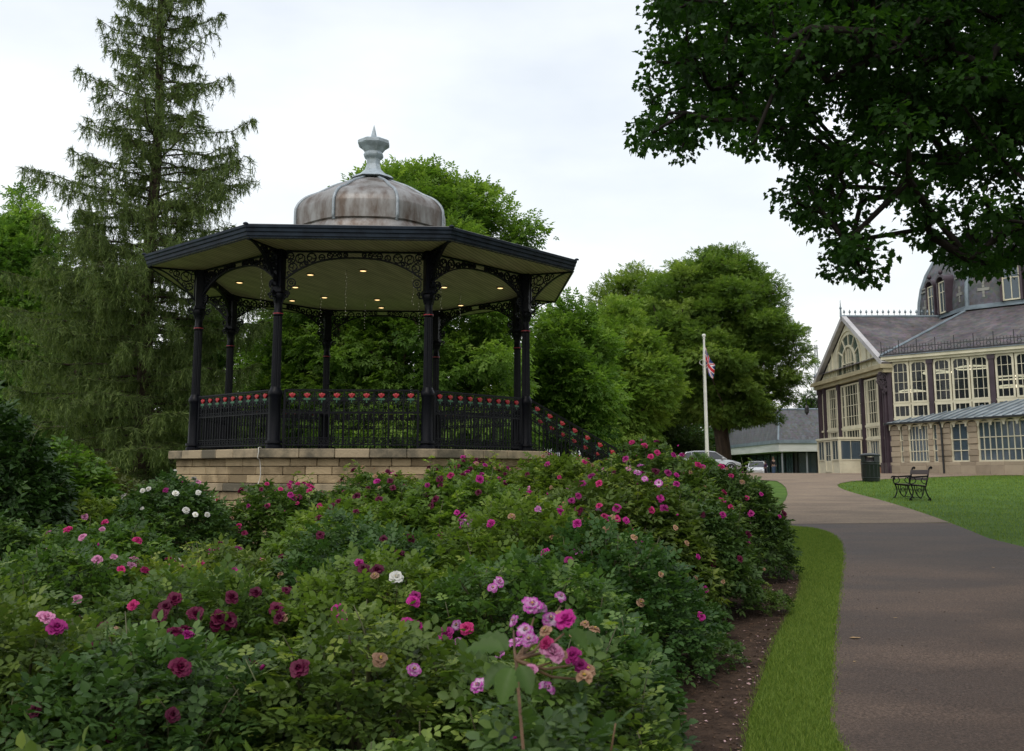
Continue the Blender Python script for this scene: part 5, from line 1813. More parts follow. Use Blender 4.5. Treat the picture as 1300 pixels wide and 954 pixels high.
def bloom_mesh(kind, seed):
    rs = random.Random(seed)
    mb = MB()
    if kind == 'white': rings = [(4, .020, .3, .003), (5, .030, .8, .005), (6, .037, 1.3, .008)]
    elif kind == 'faded': rings = [(5, .026, .7, .004), (6, .034, 1.7, .008)]
    elif kind == 'mauve': rings = [(4, .020, .25, .003), (5, .030, .8, .006), (6, .038, 1.35, .009)]
    else: rings = [(3, .016, .05, .002), (5, .024, .30, .004), (6, .031, .65, .006), (7, .037, 1.05, .009), (6, .040, 1.45, .010)]
    for j, (n_, ln, tilt, r0) in enumerate(rings):
        for i in range(n_):
            if kind in ('mauve', 'faded') and rs.random() < .2: continue
            a = 2 * PI * (i + .5 * (j % 2)) / n_ + rs.uniform(-.25, .25)
            tl = tilt + rs.uniform(-.2, .25)
            l = ln * rs.uniform(.82, 1.15); w = ln * rs.uniform(.55, .75) * (1.25 if kind == 'white' else 1)
            curl = rs.uniform(.2, .75)
            vs = []
            NV, NU = 4, 4
            for iv in range(NV + 1):
                v = iv / NV
                ang = tl + curl * (v - .45) * (1.2 if tilt > .5 else -.6)
                rr = r0 + l * v * math.sin(ang); zz = l * v * math.cos(ang) * .85
                ww = w * math.sin(PI * (.18 + .70 * v)) ** .7
                for iu in range(NU + 1):
                    u = -1 + 2 * iu / NU
                    cup = (u * u) * l * .22 * (1 if tilt < 1.2 else .4)
                    y = u * ww
                    wav = .0022 * math.sin(u * 4 + v * 5 + i)
                    px_, py_ = rr - cup * math.cos(min(ang, 1.3)) * .9, y
                    vs.append((px_ * math.cos(a) - py_ * math.sin(a), px_ * math.sin(a) + py_ * math.cos(a), zz + cup * .35 + wav * (1 + v)))
            k = NU + 1
            for iv in range(NV):
                fs = [(iv * k + q, iv * k + q + 1, (iv + 1) * k + q + 1, (iv + 1) * k + q) for q in range(NU)]
                base = len(mb.v)
                if iv == 0: mb.v += [tuple(p) for p in vs]; b0v = base
                for f in fs:
                    mb.f.append([b0v + t for t in f]); mb.a.append(min(1, max(0, .2 + .22 * iv + rs.uniform(-.12, .12)))); mb.m.append(0)
    s = MB(); s.lathe([(.004, -.024), (.009, -.014), (.007, -.002), (.014, .003)], n=7)
    for f in s.f: pass
    k0 = len(mb.f); mb.join(s)
    for i in range(k0, len(mb.f)): mb.m[i] = 1
    if kind in ('white', 'mauve', 'faded'):
        s = MB()
        for i in range(14):
            a = rs.uniform(0, 6.28); r = rs.uniform(.001, .009)
            s.tube([(0, 0, .003), (r * math.cos(a), r * math.sin(a), .012 + rs.uniform(0, .004))], [.0006, .0013], 4)
        k0 = len(mb.f); mb.join(s)
        for i in range(k0, len(mb.f)): mb.m[i] = 2
    return mb.mesh('rose_bloom', [PM_[kind], m_sepal, m_stamen], smooth=True)
BLOOM = {k: [bloom_mesh(k, i * 7 + 3) for i in range(3)] for k in PM_}
def bud_mesh():
    mb = MB(); mb.lathe([(.003, -.012), (.008, -.004), (.0105, .006), (.008, .017), (.002, .026)], n=8)
    return mb.mesh('rose_bud', [PM_['magenta']], smooth=True)
BUD = bud_mesh()

class Bush:
    def __init__(s, x, y, r, zt, seed):
        s.x, s.y, s.r = x, y, r
        s.g = gz(x, y); s.h = zt - s.g
        rs = random.Random(seed)
        s.l = [(rs.choice((2, 3, 4, 5)), rs.uniform(0, 6.28), rs.uniform(.03, .08)) for _ in range(4)]
        s.b = [(rs.uniform(2, 6) / r, rs.uniform(2, 6) / r, rs.uniform(0, 6), rs.uniform(.03, .065)) for _ in range(4)]
    def top(s, dx, dy):
        """height of the leafy surface above the ground (array friendly)"""
        a = np.arctan2(dy, dx); d = np.hypot(dx, dy)
        rr = s.r * (1 + sum(am * np.sin(k * a + p) for k, p, am in s.l))
        t = np.clip(1 - (d / rr) ** 2.3, 0, 1) ** .55
        bump = 1 + sum(am * np.sin(fx * dx + p) * np.cos(fy * dy + p * 2) for fx, fy, p, am in s.b)
        return s.h * t * bump * .97
    def hit(s, d):
        for Y in np.arange(max(.5, s.y - s.r * 1.3), s.y + s.r * 1.3, .02):
            p = Vector((0, 0, EYE)) + d * Y
            if p.z - s.g < float(s.top(p.x - s.x, p.y - s.y)): return Y, p
        return None
def frame_to(n, spin):
    q = Vector(n).to_track_quat('Z', 'Y').to_matrix().to_4x4()
    return q @ Matrix.Rotation(spin, 4, 'Z')
def put_bloom(root, b, p, n, kind, sc, rs):
    """p = world point; joins the bush as its part"""
    o = bpy.data.objects.new('rose_bloom', rs.choice(BLOOM[kind]) if kind != 'bud' else BUD)
    if kind == 'bud': o.name = 'rose_bud'
    col.objects.link(o); o.parent = root
    o.matrix_local = Matrix.Translation(Vector(p) - Vector((b.x, b.y, b.g))) @ frame_to(n, rs.uniform(0, 6)) @ Matrix.Scale(sc, 4)
    return o
BUSHES = []
def bush(x, y, r, zt, label, blooms=(), nb=0, leafm=None, dens=1.0, lsz=.115, seed=None, cat='rose bush', name='rose_bush', group='old shrub roses in the bed', shoots=14, near=None, tmpl=None, stemcol=None, nstem=16, flat_n=1.0):
    global rng
    seed = seed if seed is not None else len(BUSHES) * 13 + 5
    rng = np.random.default_rng(seed); rs = random.Random(seed)
    b = Bush(x, y, r, zt, seed)
    root = tag(empty(name, (x, y, b.g)), label, cat, group)
    near = (y < 7.6) if near is None else near
    tmpl = tmpl or (ROSE_LEAF if near else SPRAY)
    lsz_ = lsz if near else lsz * 1.15
    area = 2 * PI * r * r * .6 + 2 * PI * r * b.h * .55
    n = int(area * (880 if near else 640) * dens * (.115 / lsz) ** 1.6)
    # positions on a leafy shell plus some inside
    a = rng.random(n) * 2 * PI
    d = r * 1.08 * rng.random(n) ** .5
    dx, dy = d * np.cos(a), d * np.sin(a)
    T_ = b.top(dx, dy)
    keep = T_ > .03
    dx, dy, T_, a = dx[keep], dy[keep], T_[keep], a[keep]; n = len(dx)
    f = 1 - np.abs(rng.normal(0, .16, n)); side = rng.random(n) < .45
    f = np.where(side, rng.random(n) ** .6, f)
    z = T_ * np.clip(f, .08, 1.03)
    # side leaves are pushed outwards to the flank of the bush at that height
    rr = np.where(side, .86 + .14 * rng.random(n), 1)
    fl_ = np.sqrt(np.clip(1 - (z / b.h) ** 2.0, 0.05, 1)) * r
    dx = np.where(side, np.cos(a) * fl_ * rr, dx); dy = np.where(side, np.sin(a) * fl_ * rr, dy)
    z = np.where(side, z * .96 + .04, z)
    P = np.stack([dx, dy, z], 1)
    out_ = np.stack([dx / r, dy / r, .25 + .6 * z / b.h], 1)
    D = unit(out_) * .7 + rng.normal(0, .6, (n, 3)); D[:, 2] = D[:, 2] * .6 - .05
    N = rng.normal(0, .38, (n, 3)); N[:, 2] += flat_n; N += out_ * .35
    S = lsz_ * rng.uniform(.6, 1.2, n)
    C = .46 + rng.normal(0, .12, n) + .10 * np.sin(dx * 5 / r + seed) * np.cos(dy * 4 / r)
    # young shoots standing out of the surface, paler
    mb = MB()
    sp, sdv, sn, ss, sc = [], [], [], [], []
    for i in range(shoots):
        aa = rs.uniform(0, 6.28); dd = r * .9 * rs.random() ** .5
        px_, py_ = dd * math.cos(aa), dd * math.sin(aa)
        t0 = float(b.top(px_, py_)) * .9
        if t0 < .15: continue
        L = rs.uniform(.10, .26) * (.8 + .5 * (zt > 1.4))
        lean = Vector((px_ / r * .35 + rs.gauss(0, .18), py_ / r * .35 + rs.gauss(0, .18), 1)).normalized()
        p0 = Vector((px_, py_, t0)); p1 = p0 + lean * L * .6 ; p2 = p1 + (lean + Vector((rs.gauss(0, .2), rs.gauss(0, .2), -.1))) * L * .5
        mb.tube([p0 - lean * .2, p0, p1, p2], [.004, .0035, .003, .0018], 5)
        for k in range(rs.randint(5, 8)):
            t = k / 7
            q = p0.lerp(p1, t * 2) if t < .5 else p1.lerp(p2, t * 2 - 1)
            an = k * 2.4 + aa
            sp.append(q); sdv.append((math.cos(an), math.sin(an), .35)); sn.append((rs.gauss(0, .2), rs.gauss(0, .2), 1)); ss.append(lsz_ * rs.uniform(.55, .95)); sc.append(rs.uniform(.7, 1.0))
    if sp:
        P = np.concatenate([P, np.array(sp)]); D = np.concatenate([D, np.array(sdv)]); N = np.concatenate([N, np.array(sn)])
        S = np.concatenate([S, np.array(ss)]); C = np.concatenate([C, np.array(sc)])
    leaves('foliage', P, D, N, S, leafm or m_lf_rose, tmpl, root, np.clip(C, 0, 1), .10)
    for i in range(nstem):
        aa = rs.uniform(0, 6.28); dd = r * rs.uniform(.2, .8)
        px_, py_ = dd * math.cos(aa), dd * math.sin(aa)
        t0 = max(.1, float(b.top(px_, py_)))
        p = [(px_ * .12, py_ * .12, -.03), (px_ * .4, py_ * .4, t0 * .5), (px_ * .8, py_ * .8, t0 * .85), (px_, py_, t0 * .97)]
        mb.tube(p, [.011, .009, .006, .004], 5, caps=False)
    mb.build('stems', stemcol or m_stem, root, smooth=True)
    # scattered blooms
    blooms = tuple(blooms) * 2
    for i in range(int(nb * 2.6) if nb > 3 else nb * 2 + 4 if nb else 0):
        aa = rs.uniform(0, 6.28); dd = r * .92 * rs.random() ** .5
        px_, py_ = dd * math.cos(aa), dd * math.sin(aa)
        if py_ > .45 * r and rs.random() < .6: py_ = -py_
        t0 = float(b.top(px_, py_))
        if t0 < .2: continue
        e = .03
        nx = -(float(b.top(px_ + e, py_)) - float(b.top(px_ - e, py_))) / (2 * e)
        ny = -(float(b.top(px_, py_ + e)) - float(b.top(px_, py_ - e))) / (2 * e)
        nn = Vector((max(-1.5, min(1.5, nx)) + rs.gauss(0, .25), max(-1.5, min(1.5, ny)) - .35 + rs.gauss(0, .25), 1)).normalized()
        p = Vector((x + px_, y + py_, b.g + t0)) + nn * rs.uniform(.03, .09)
        put_bloom(root, b, p, nn, rs.choice(blooms) if rs.random() > .14 else 'bud', rs.uniform(.5, .9), rs)
    BUSHES.append((b, root, rs))
    return root

MAG = ('magenta', 'magenta', 'mauve', 'faded', 'crimson', 'rosered')
CRI = ('crimson', 'crimson', 'faded', 'magenta')
# right end, tall
bush(2.45, 11.4, .80, 1.68, 'rightmost tall rose bush by the grass strip, with few magenta blooms', MAG, 9, m_lf_roseb)
bush(1.50, 10.6, .98, 1.80, 'tallest magenta rose bush, its top in front of the parked silver car', MAG, 30, m_lf_rose)
bush(.62, 11.2, .98, 1.78, 'rose bush reaching up to the foot of the stair railing, pink and faded blooms', ('rosered', 'pink', 'faded', 'magenta', 'faded'), 18, m_lf_rosey)
bush(.88, 8.7, .92, 1.56, 'rose bush full of purple-magenta clusters below the stair railing bush', MAG, 24, m_lf_rose)
bush(1.55, 9.1, .70, 1.44, 'dark green rose bush hanging over the wide end of the bare soil, mostly seed heads', ('faded', 'crimson', 'magenta'), 9, m_lf_roseb)
bush(.62, 6.75, .68, 1.18, 'dark bushy rose with bare stems low down beside the soil, right of the foreground spray', ('mauve', 'faded'), 4, m_lf_roseb, dens=.9)
bush(.10, 7.3, .92, 1.34, 'pale green rose bush in the middle right with a few purple blooms', ('magenta', 'mauve'), 5, m_lf_rosey)
bush(-.38, 9.4, .95, 1.58, 'leafy yellow-green rose bush in front of the stone base right part', CRI, 10, m_lf_rosey)
bush(-.55, 11.9, .95, 1.66, 'crimson rose bush close below the right front column of the bandstand', CRI, 30, m_lf_rose)
# middle
bush(-1.60, 11.6, .95, 1.52, 'dark crimson rose bush covering the middle of the stone wall', CRI, 24, m_lf_rose)
bush(-2.62, 11.3, .80, 1.46, 'rose bush with bright pinkish red blooms under the left front column', ('rosered', 'rosered', 'magenta', 'crimson'), 26, m_lf_rose)
bush(-1.50, 9.3, .92, 1.34, 'plain pale green bush without flowers in the centre of the bed', ('crimson',), 3, m_lf_rosey)
bush(-1.10, 7.35, .86, 1.18, 'bluish green rose bush near the centre with a single white bloom', ('crimson',), 2, m_lf_roseb)
bush(-.78, 5.65, .78, 1.07, 'green bush in the foreground centre, just behind the twin magenta blooms', ('crimson',), 1, m_lf_rosey)
bush(.04, 5.5, .74, 1.12, 'green bush behind the foreground spray, two purple rose heads on top', (), 0, m_lf_rose)
bush(.42, 4.75, .36, .86, 'small dark bush at the soil edge right of the foreground spray', ('faded',), 2, m_lf_roseb)
bush(-2.05, 7.3, .76, .98, 'low rose bush in the gap that lets the stone wall show, crimson blooms', CRI, 5, m_lf_rose)
bush(-2.80, 9.1, .66, .86, 'lowest rose bush right of the white roses, yellowish tips', CRI, 4, m_lf_rosey)
bush(-1.80, 5.55, .80, 1.00, 'rose bush with the darkest wine-red heads left of centre in the foreground', ('crimson',), 4, m_lf_rose)
# near
bush(-.58, 4.0, .64, .96, 'foreground rose bush carrying the large magenta heads near the bottom centre', (), 0, m_lf_rose)
bush(-1.38, 3.95, .70, .93, 'foreground rose bush with broad dark leaves and wine-red heads left of the magenta ones', ('crimson',), 1, m_lf_roseb)
bush(-2.15, 4.3, .75, .98, 'foreground rose bush at the bottom left corner with purple-red open heads', ('crimson', 'magenta'), 2, m_lf_rose)
bush(.10, 3.8, .52, .93, 'low rose bush right behind the nearest spray of roses', ('mauve',), 1, m_lf_rose)
bush(.08, 2.35, .24, 1.10, 'nearest spray of mauve streaked roses with big leaves and brown stems at the bottom', (), 0, m_lf_roseb, dens=.8, lsz=.105, shoots=3, nstem=0, stemcol=mat('brown_rose_stem', (.16, .085, .04), (.09, .05, .025), scale=20, rough=.6))
bush(-.45, 2.75, .50, .80, 'leafy bush at the very bottom edge, under the large magenta heads', (), 0, m_lf_rose)
bush(-1.15, 2.75, .52, .78, 'leafy bush at the very bottom edge, left part, with pale leaf tips', ('crimson',), 1, m_lf_rose, shoots=4)
bush(.30, 3.3, .24, .56, 'low leafy tuft with seed heads by the soil at the bottom edge', ('faded',), 3, m_lf_roseb)
# left
bush(-3.72, 10.6, .84, 1.50, 'dark rose bush with several white blooms standing before the left end of the stone wall', ('white', 'white', 'white', 'pink', 'faded'), 6, m_lf_roseb)
bush(-3.50, 8.3, .86, 1.15, 'rose bush with scattered light pink blooms in front of the white roses', ('pink', 'rosered', 'pink'), 6, m_lf_rose)
bush(-2.98, 6.55, .80, 1.08, 'rose bush with a few small pink blooms in the left foreground', ('pink', 'rosered'), 4, m_lf_rose)
bush(-4.35, 8.2, .80, 1.22, 'plain dark bush at the left picture edge under the leathery shrub', (), 0, m_lf_roseb)
bush(-2.95, 5.35, .70, 1.03, 'rose bush cut by the left picture edge with small lilac blooms', ('pink', 'crimson'), 3, m_lf_rose)
bush(-2.35, 6.7, .60, .98, 'small rose bush with pink-red blooms between the pink and the wine-red ones', ('rosered', 'crimson'), 4, m_lf_rosey)
bush(-4.65, 10.6, .80, 1.33, 'yellowish green bush left of the white roses', ('pink',), 1, m_lf_rosey)
# behind, along the wall
bush(-1.75, 14.6, .95, 1.53, 'rose bush touching the stone wall below the middle of the railing', CRI, 14, m_lf_rosey)
bush(-.45, 14.7, .95, 1.70, 'rose bush against the stone wall below the right front column, tall thin shoots', CRI, 16, m_lf_rosey, shoots=26)
bush(.80, 14.2, .95, 1.80, 'rose bush hiding the stone corner by the steps, faded pink clusters', ('faded', 'rosered', 'faded', 'crimson'), 22, m_lf_rose)
bush(1.95, 13.6, .95, 1.76, 'rose bush in front of the lower steps, magenta clusters on top', MAG, 22, m_lf_rose)
SH = 'shrubs at the left side of the bed'
bush(-5.75, 10.0, 1.30, 2.42, 'large dark leathery shrub filling the left picture edge', (), 0, m_lf_rhodo, dens=.8, lsz=.16, cat='shrub', name='rhododendron', group=SH, tmpl=SPRAY, near=False)
bush(-5.80, 12.6, .70, 2.00, 'bright green laurel shrub beside the dark leathery one', (), 0, m_lf_laurel, dens=.8, lsz=.17, cat='shrub', name='laurel_shrub', group=SH, tmpl=SPRAY, near=False, shoots=30)
bush(-6.35, 15.2, 1.2, 1.62, 'bronze green low shrub under the larch', (), 0, m_lf_brown, lsz=.12, cat='shrub', name='low_shrub', group=SH, near=False)
bush(-4.85, 13.8, 1.1, 1.35, 'low brownish green shrub beside the left corner of the stone base', (), 0, m_lf_brown, lsz=.12, cat='shrub', name='low_shrub', group=SH, near=False)
bush(-7.6, 12.2, 1.3, 2.6, 'dark shrub mass behind the leathery one at the left edge', (), 0, m_lf_rhodo, dens=.7, lsz=.16, cat='shrub', name='rhododendron', group=SH, tmpl=SPRAY, near=False)
bush(-8.6, 17.0, 1.9, 2.1, 'spreading shrub in the shade below the larch boughs', (), 0, m_lf_brown, dens=.7, lsz=.15, cat='shrub', name='low_shrub', group=SH, near=False)
bush(4.75, 24.0, .55, 2.02, 'yellow-green young shrub hiding the foot of the flagpole and the back of the silver car', (), 0, m_lf_laurel, lsz=.12, cat='shrub', name='young_shrub', group='low shrubs near the flagpole', near=False)
bush(3.75, 23.0, .75, 1.95, 'low green shrub beyond the tallest magenta rose bush, left of the flagpole foot', (), 0, m_lf_rose, lsz=.12, cat='shrub', name='young_shrub', group='low shrubs near the flagpole', near=False)
PL = 'small herbs growing on the bare soil'
bush(1.42, 7.9, .30, .56, 'finely cut dark green herb on the bare soil under the roses', (), 0, m_lf_roseb, lsz=.08, cat='herb', name='soil_herb', group=PL, shoots=6, nstem=8)
bush(1.35, 7.0, .26, .42, 'low spreading herb nearest the grass strip at the bottom of the soil', (), 0, m_lf_roseb, lsz=.08, dens=.7, cat='herb', name='soil_herb', group=PL, shoots=4, nstem=6)
bush(2.35, 9.0, .20, .50, 'tiny green seedling tuft on the wide part of the soil', (), 0, m_lf_rose, lsz=.06, dens=.6, cat='herb', name='soil_herb', group=PL, shoots=3, nstem=5)

# blooms seen one by one in the photograph: each is carried by the bush it grows on
hero = [(650, 640 + 62, 'x')]
hero = [(697, 708, 'magenta', 1.1), (722, 716, 'magenta', .8), (735, 670, 'magenta', 1.0), (727, 640, 'magenta', .9), (709, 655, 'magenta', .8), (768, 659, 'rosered', .8), (783, 649, 'magenta', 1.1), (792, 664, 'magenta', .9),
        (824, 651, 'rosered', 1.0), (841, 649, 'magenta', 1.1), (858, 619, 'magenta', 1.0), (800, 598, 'pink', .9), (826, 583, 'rosered', 1.0), (852, 581, 'magenta', 1.0), (880, 584, 'crimson', 1.0), (893, 597, 'magenta', 1.1), (915, 657, 'magenta', .9),
        (891, 751, 'magenta', .9), (885, 786, 'magenta', .9), (935, 712, 'crimson', .9), (986, 658, 'magenta', .7), (740, 590, 'rosered', .9), (757, 591, 'rosered', 1.1), (764, 600, 'pink', .9), (708, 655, 'magenta', .9),
        (630, 745, 'mauve', 1.1), (626, 752, 'mauve', .9), (522, 770, 'magenta', 1.0), (527, 764, 'magenta', .9), (516, 798, 'magenta', 1.1), (537, 803, 'magenta', 1.25), (568, 809, 'magenta', 1.15), (594, 803, 'rosered', 1.05), (583, 798, 'mauve', .9), (585, 820, 'mauve', .8),
        (432, 781, 'magenta', 1.2), (439, 790, 'magenta', 1.1), (352, 779, 'crimson', 1.2), (360, 790, 'crimson', 1.0), (366, 789, 'faded', .9), (285, 792, 'crimson', 1.4), (275, 789, 'crimson', 1.2), (248, 785, 'crimson', 1.2), (225, 767, 'crimson', 1.2), (205, 787, 'crimson', 1.2),
        (214, 776, 'crimson', 1.1), (292, 764, 'crimson', 1.1), (324, 759, 'crimson', 1.0), (226, 856, 'crimson', 1.1), (72, 807, 'magenta', 1.2), (54, 794, 'pink', 1.0), (102, 802, 'mauve', 1.1), (138, 802, 'crimson', 1.1), (150, 807, 'faded', 1.0), (219, 816, 'crimson', .9), (236, 820, 'magenta', .8),
        (99, 765, 'pink', .9), (174, 775, 'rosered', .9), (163, 725, 'pink', .9), (124, 717, 'pink', 1.0), (142, 714, 'pink', .7), (151, 729, 'rosered', .8), (172, 691, 'rosered', 1.1), (108, 687, 'pink', 1.0), (130, 678, 'pink', .8), (180, 727, 'rosered', .8), (221, 716, 'white', 1.1),
        (183, 626, 'white', 1.0), (190, 624, 'white', .9), (222, 630, 'white', 1.2), (235, 651, 'white', 1.2), (247, 656, 'white', .9), (262, 656, 'white', .9), (212, 626, 'magenta', .9), (502, 740, 'white', 1.3), (462, 729, 'crimson', 1.0), (457, 722, 'magenta', .8), (480, 731, 'crimson', 1.1), (478, 737, 'faded', .9),
        (297, 729, 'magenta', 1.0), (361, 733, 'faded', .9), (488, 690, 'crimson', .9), (478, 844, 'faded', 1.1), (520, 858, 'mauve', .9), (385, 857, 'crimson', 1.1), (295, 626, 'magenta', .8), (340, 645, 'crimson', .8), (394, 627, 'rosered', 1.1), (383, 662, 'rosered', 1.0), (405, 645, 'rosered', 1.0), (560, 612, 'crimson', 1.1), (573, 608, 'rosered', 1.0),
        (582, 654, 'magenta', .8), (563, 683, 'crimson', 1.0), (551, 645, 'crimson', 1.0), (556, 637, 'crimson', 1.1), (649, 660, 'faded', 1.0), (672, 605, 'crimson', .9), (655, 595, 'faded', .9), (700, 575, 'rosered', .7), (783, 575, 'rosered', 1.1), (775, 572, 'faded', 1.1), (809, 605, 'mauve', 1.1), (818, 612, 'mauve', 1.0), (833, 578, 'rosered', 1.0),
        (777, 660, 'faded', .9), (803, 688, 'faded', .9), (838, 700, 'faded', .9), (835, 733, 'faded', .8), (855, 673, 'faded', .9), (868, 692, 'faded', .9), (914, 741, 'faded', .8), (970, 725, 'faded', .8)]
def plant_hero(px, py, kind, sc, far=1.0, lift=.045):
    sc *= .72
    d = ray(px, py); d = d / d.y
    best = None
    for b, root, rs in BUSHES:
        h = b.hit(d)
        if h and (best is None or h[0] < best[0]): best = (h[0], h[1], b, root, rs)
    if not best: return
    Y, p, b, root, rs = best
    e = .03; dx, dy = p.x - b.x, p.y - b.y
    nx = -(float(b.top(dx + e, dy)) - float(b.top(dx - e, dy))) / (2 * e)
    ny = -(float(b.top(dx, dy + e)) - float(b.top(dx, dy - e))) / (2 * e)
    nn = Vector((max(-1.2, min(1.2, nx)) + rs.gauss(0, .2), max(-1.2, min(1.2, ny)) - .4, 1)).normalized()
    put_bloom(root, b, p + nn * lift - d.normalized() * .07, nn, kind, sc, rs)
for h in hero: plant_hero(*h)
# the nearest spray
b, root, rs = next(t for t in BUSHES if abs(t[0].y - 2.35) < 1e-6)
for (px, py, Y, k, sc) in [(676, 768, 2.35, 'mauve', 1.15), (686, 772, 2.38, 'mauve', .9), (652, 788, 2.3, 'mauve', .7), (667, 800, 2.25, 'mauve', .9), (672, 812, 2.2, 'mauve', .95), (699, 786, 2.35, 'mauve', 1.0), (718, 786, 2.3, 'magenta', 1.1),
                           (708, 782, 2.4, 'faded', .9), (692, 800, 2.3, 'faded', .8), (693, 817, 2.2, 'rosered', .7), (701, 828, 2.2, 'pink', 1.1), (712, 830, 2.25, 'faded', .9), (727, 832, 2.3, 'magenta', .9), (737, 845, 2.35, 'magenta', .9), (746, 850, 2.35, 'faded', 1.1), (742, 858, 2.3, 'faded', 1.0), (675, 850, 2.15, 'pink', .6), (712, 757, 2.5, 'mauve', .7)]:
    p = at(px, py, Y)
    nn = Vector((rs.gauss(0, .4), -.6, .8)).normalized()
    put_bloom(root, b, p, nn, k, sc * .5, rs)
mb = MB()
hub = at(655, 838, 2.2)
for (px, py, Y) in ((652, 792, 2.3), (668, 805, 2.25), (700, 792, 2.35), (716, 796, 2.3), (701, 832, 2.2), (727, 836, 2.3), (742, 855, 2.35), (678, 776, 2.35), (712, 762, 2.5)):
    q = at(px, py, Y) - Vector((0, 0, .015))
    mid = hub.lerp(q, .5) + Vector((0, 0, -.015))
    mb.tube([hub, mid, q], [.0045, .0035, .0022], 6)
mb.tube([(b.x - .02, b.y, b.g), (b.x - .03, b.y - .05, b.g + .6), tuple(hub)], [.005, .0045, .004], 6)
mb.build('spray_stem', bpy.data.materials['brown_rose_stem'], root, off=(b.x, b.y, b.g), smooth=True)
# two large leaves close to the lens and a few smaller
mb = MB()
def big_leaf(mb, p, d, up, L, W):
    d = Vector(d).normalized(); up = Vector(up).normalized(); s = d.cross(up).normalized(); up = s.cross(d)
    vs, fs = [], []
    nu = 6
    for i in range(11):
        t = i / 10
        w = W * math.sin(PI * t ** .85) ** .75 * (1 + .06 * ((i % 2) * 2 - 1)) if 0 < i < 10 else 0.0005
        for j in range(nu + 1):
            u = -1 + 2 * j / nu
            vs.append(Vector(p) + d * t * L + s * u * w + up * (abs(u) ** 1.3 * w * .42 - .22 * L * t * t + .006 * math.sin(t * 34) * abs(u)))
    for i in range(10):
        for j in range(nu): a = i * (nu + 1) + j; fs.append((a, a + 1, a + nu + 2, a + nu + 1))
    mb.add(vs, fs, random.uniform(.2, .55))
hb = at(655, 838, 2.0)
big_leaf(mb, at(650, 848, 2.05), (-.25, -.45, -.62), (0, -.5, .8), .075, .026)
big_leaf(mb, at(646, 846, 2.1), (-.7, -.35, -.40), (-.1, -.5, .9), .07, .023)
big_leaf(mb, at(640, 826, 2.1), (-.9, .1, .12), (0, -.5, .9), .085, .026)
big_leaf(mb, at(645, 826, 2.15), (-.6, .3, .35), (0, -.5, .9), .08, .026)
big_leaf(mb, at(722, 800, 2.35), (.55, -.1, -.45), (0, -.6, .8), .065, .022)
big_leaf(mb, at(735, 808, 2.4), (.7, -.1, -.15), (0, -.6, .8), .06, .020)
big_leaf(mb, at(660, 845, 2.0), (.3, -.45, -.6), (0, -.5, .8), .06, .020)
mb.build('large_leaves', m_lf_rose, root, off=(b.x, b.y, b.g), smooth=True)
# ================================================================== STREET FURNITURE
# ---- park bench with cast iron ends
bp = (10.85, 26.2)
bench = tag(empty('park_bench', (bp[0], bp[1], gz(*bp)), R(-94)), 'dark slatted park bench with scrolled cast iron ends, standing on the lawn by the path', 'bench')
m_wood = mat('plum_brown_painted_wood', (0.085, 0.055, 0.060), (0.05, 0.032, 0.035), scale=4, rough=.5, stretch=(.3, 3, 3))
mb = MB()
for i in range(6): mb.bbox(-.78, .78, -.30 + i * .085, -.30 + i * .085 + .065, .43 - .008 * i, .455 - .008 * i, b=.006)
mb.build('seat', m_wood, bench)
mb = MB()
for (z, h, y) in ((.80, .13, .30), (.60, .075, .235)):
    Mx = Matrix.Translation((0, y, z)) @ Matrix.Rotation(R(-16), 4, 'X')
    mb.bbox(-.78, .78, -.012, .012, -h / 2, h / 2, b=.005, M=Mx)
mb.build('backrest', m_wood, bench)
for s in (-1, 1):
    mb = MB()
    Mx = Matrix.Translation((s * .72, 0, 0)) @ Matrix.Rotation(PI / 2, 4, 'Z')   # local x -> +y of the bench (backwards)
    cb = lambda pts, w=.034, m=4: mb.curvebar(crom(pts, m), w, .040, M=Mx)
    cb([(-.40, .02), (-.33, .08), (-.27, .22), (-.29, .34), (-.33, .42)])
    cb([(.34, .02), (.27, .08), (.20, .22), (.17, .34), (.20, .42)])
    cb([(-.34, .425), (-.1, .41), (.2, .385)], .045, 2)
    cb([(.19, .38), (.27, .62), (.32, .82), (.36, .92), (.42, .95), (.45, .92)], .04)
    cb([(-.46, .63), (-.40, .665), (-.25, .655), (-.05, .665), (.14, .675), (.27, .68)], .045)
    cb([(-.33, .42), (-.38, .50), (-.38, .58), (-.33, .63)], .028)
    cb([(-.33, .46), (-.22, .48), (-.15, .55), (-.2, .63)], .02)
    cb([(.22, .45), (.10, .48), (.04, .56), (.1, .64)], .02)
    cb([(-.22, .40), (-.17, .2), (-.05, .06), (0, .04)], .024)
    cb([(.12, .38), (.10, .2), (.03, .08), (0, .04)], .024)
    mb.curvebar([(-.13, .39), (-.13, .12)], .018, .03, M=Mx)
    mb.curvebar([(.05, .39), (.05, .14)], .018, .03, M=Mx)
    mb.curvebar([(-.36, .28), (.26, .28)], .018, .03, M=Mx)
    mb.ring(-.04, .27, .055, .018, .03, 12, M=Mx)
    mb.ring(-.36, .60, .035, .018, .04, 10, M=Mx); mb.ring(.42, .92, .03, .02, .04, 8, M=Mx)
    for x in (-.37, .31): mb.box(x - .05, x + .05, -.03, .03, -.03, .025, M=Mx)
    mb.build('iron_end', m_iron, bench)
mb = MB(); mb.tube([(-.72, .0, .06), (.72, .0, .06)], .010, 6)
mb.build('tie_rod', m_iron, bench)
bench.scale = (.90, .72, .90)

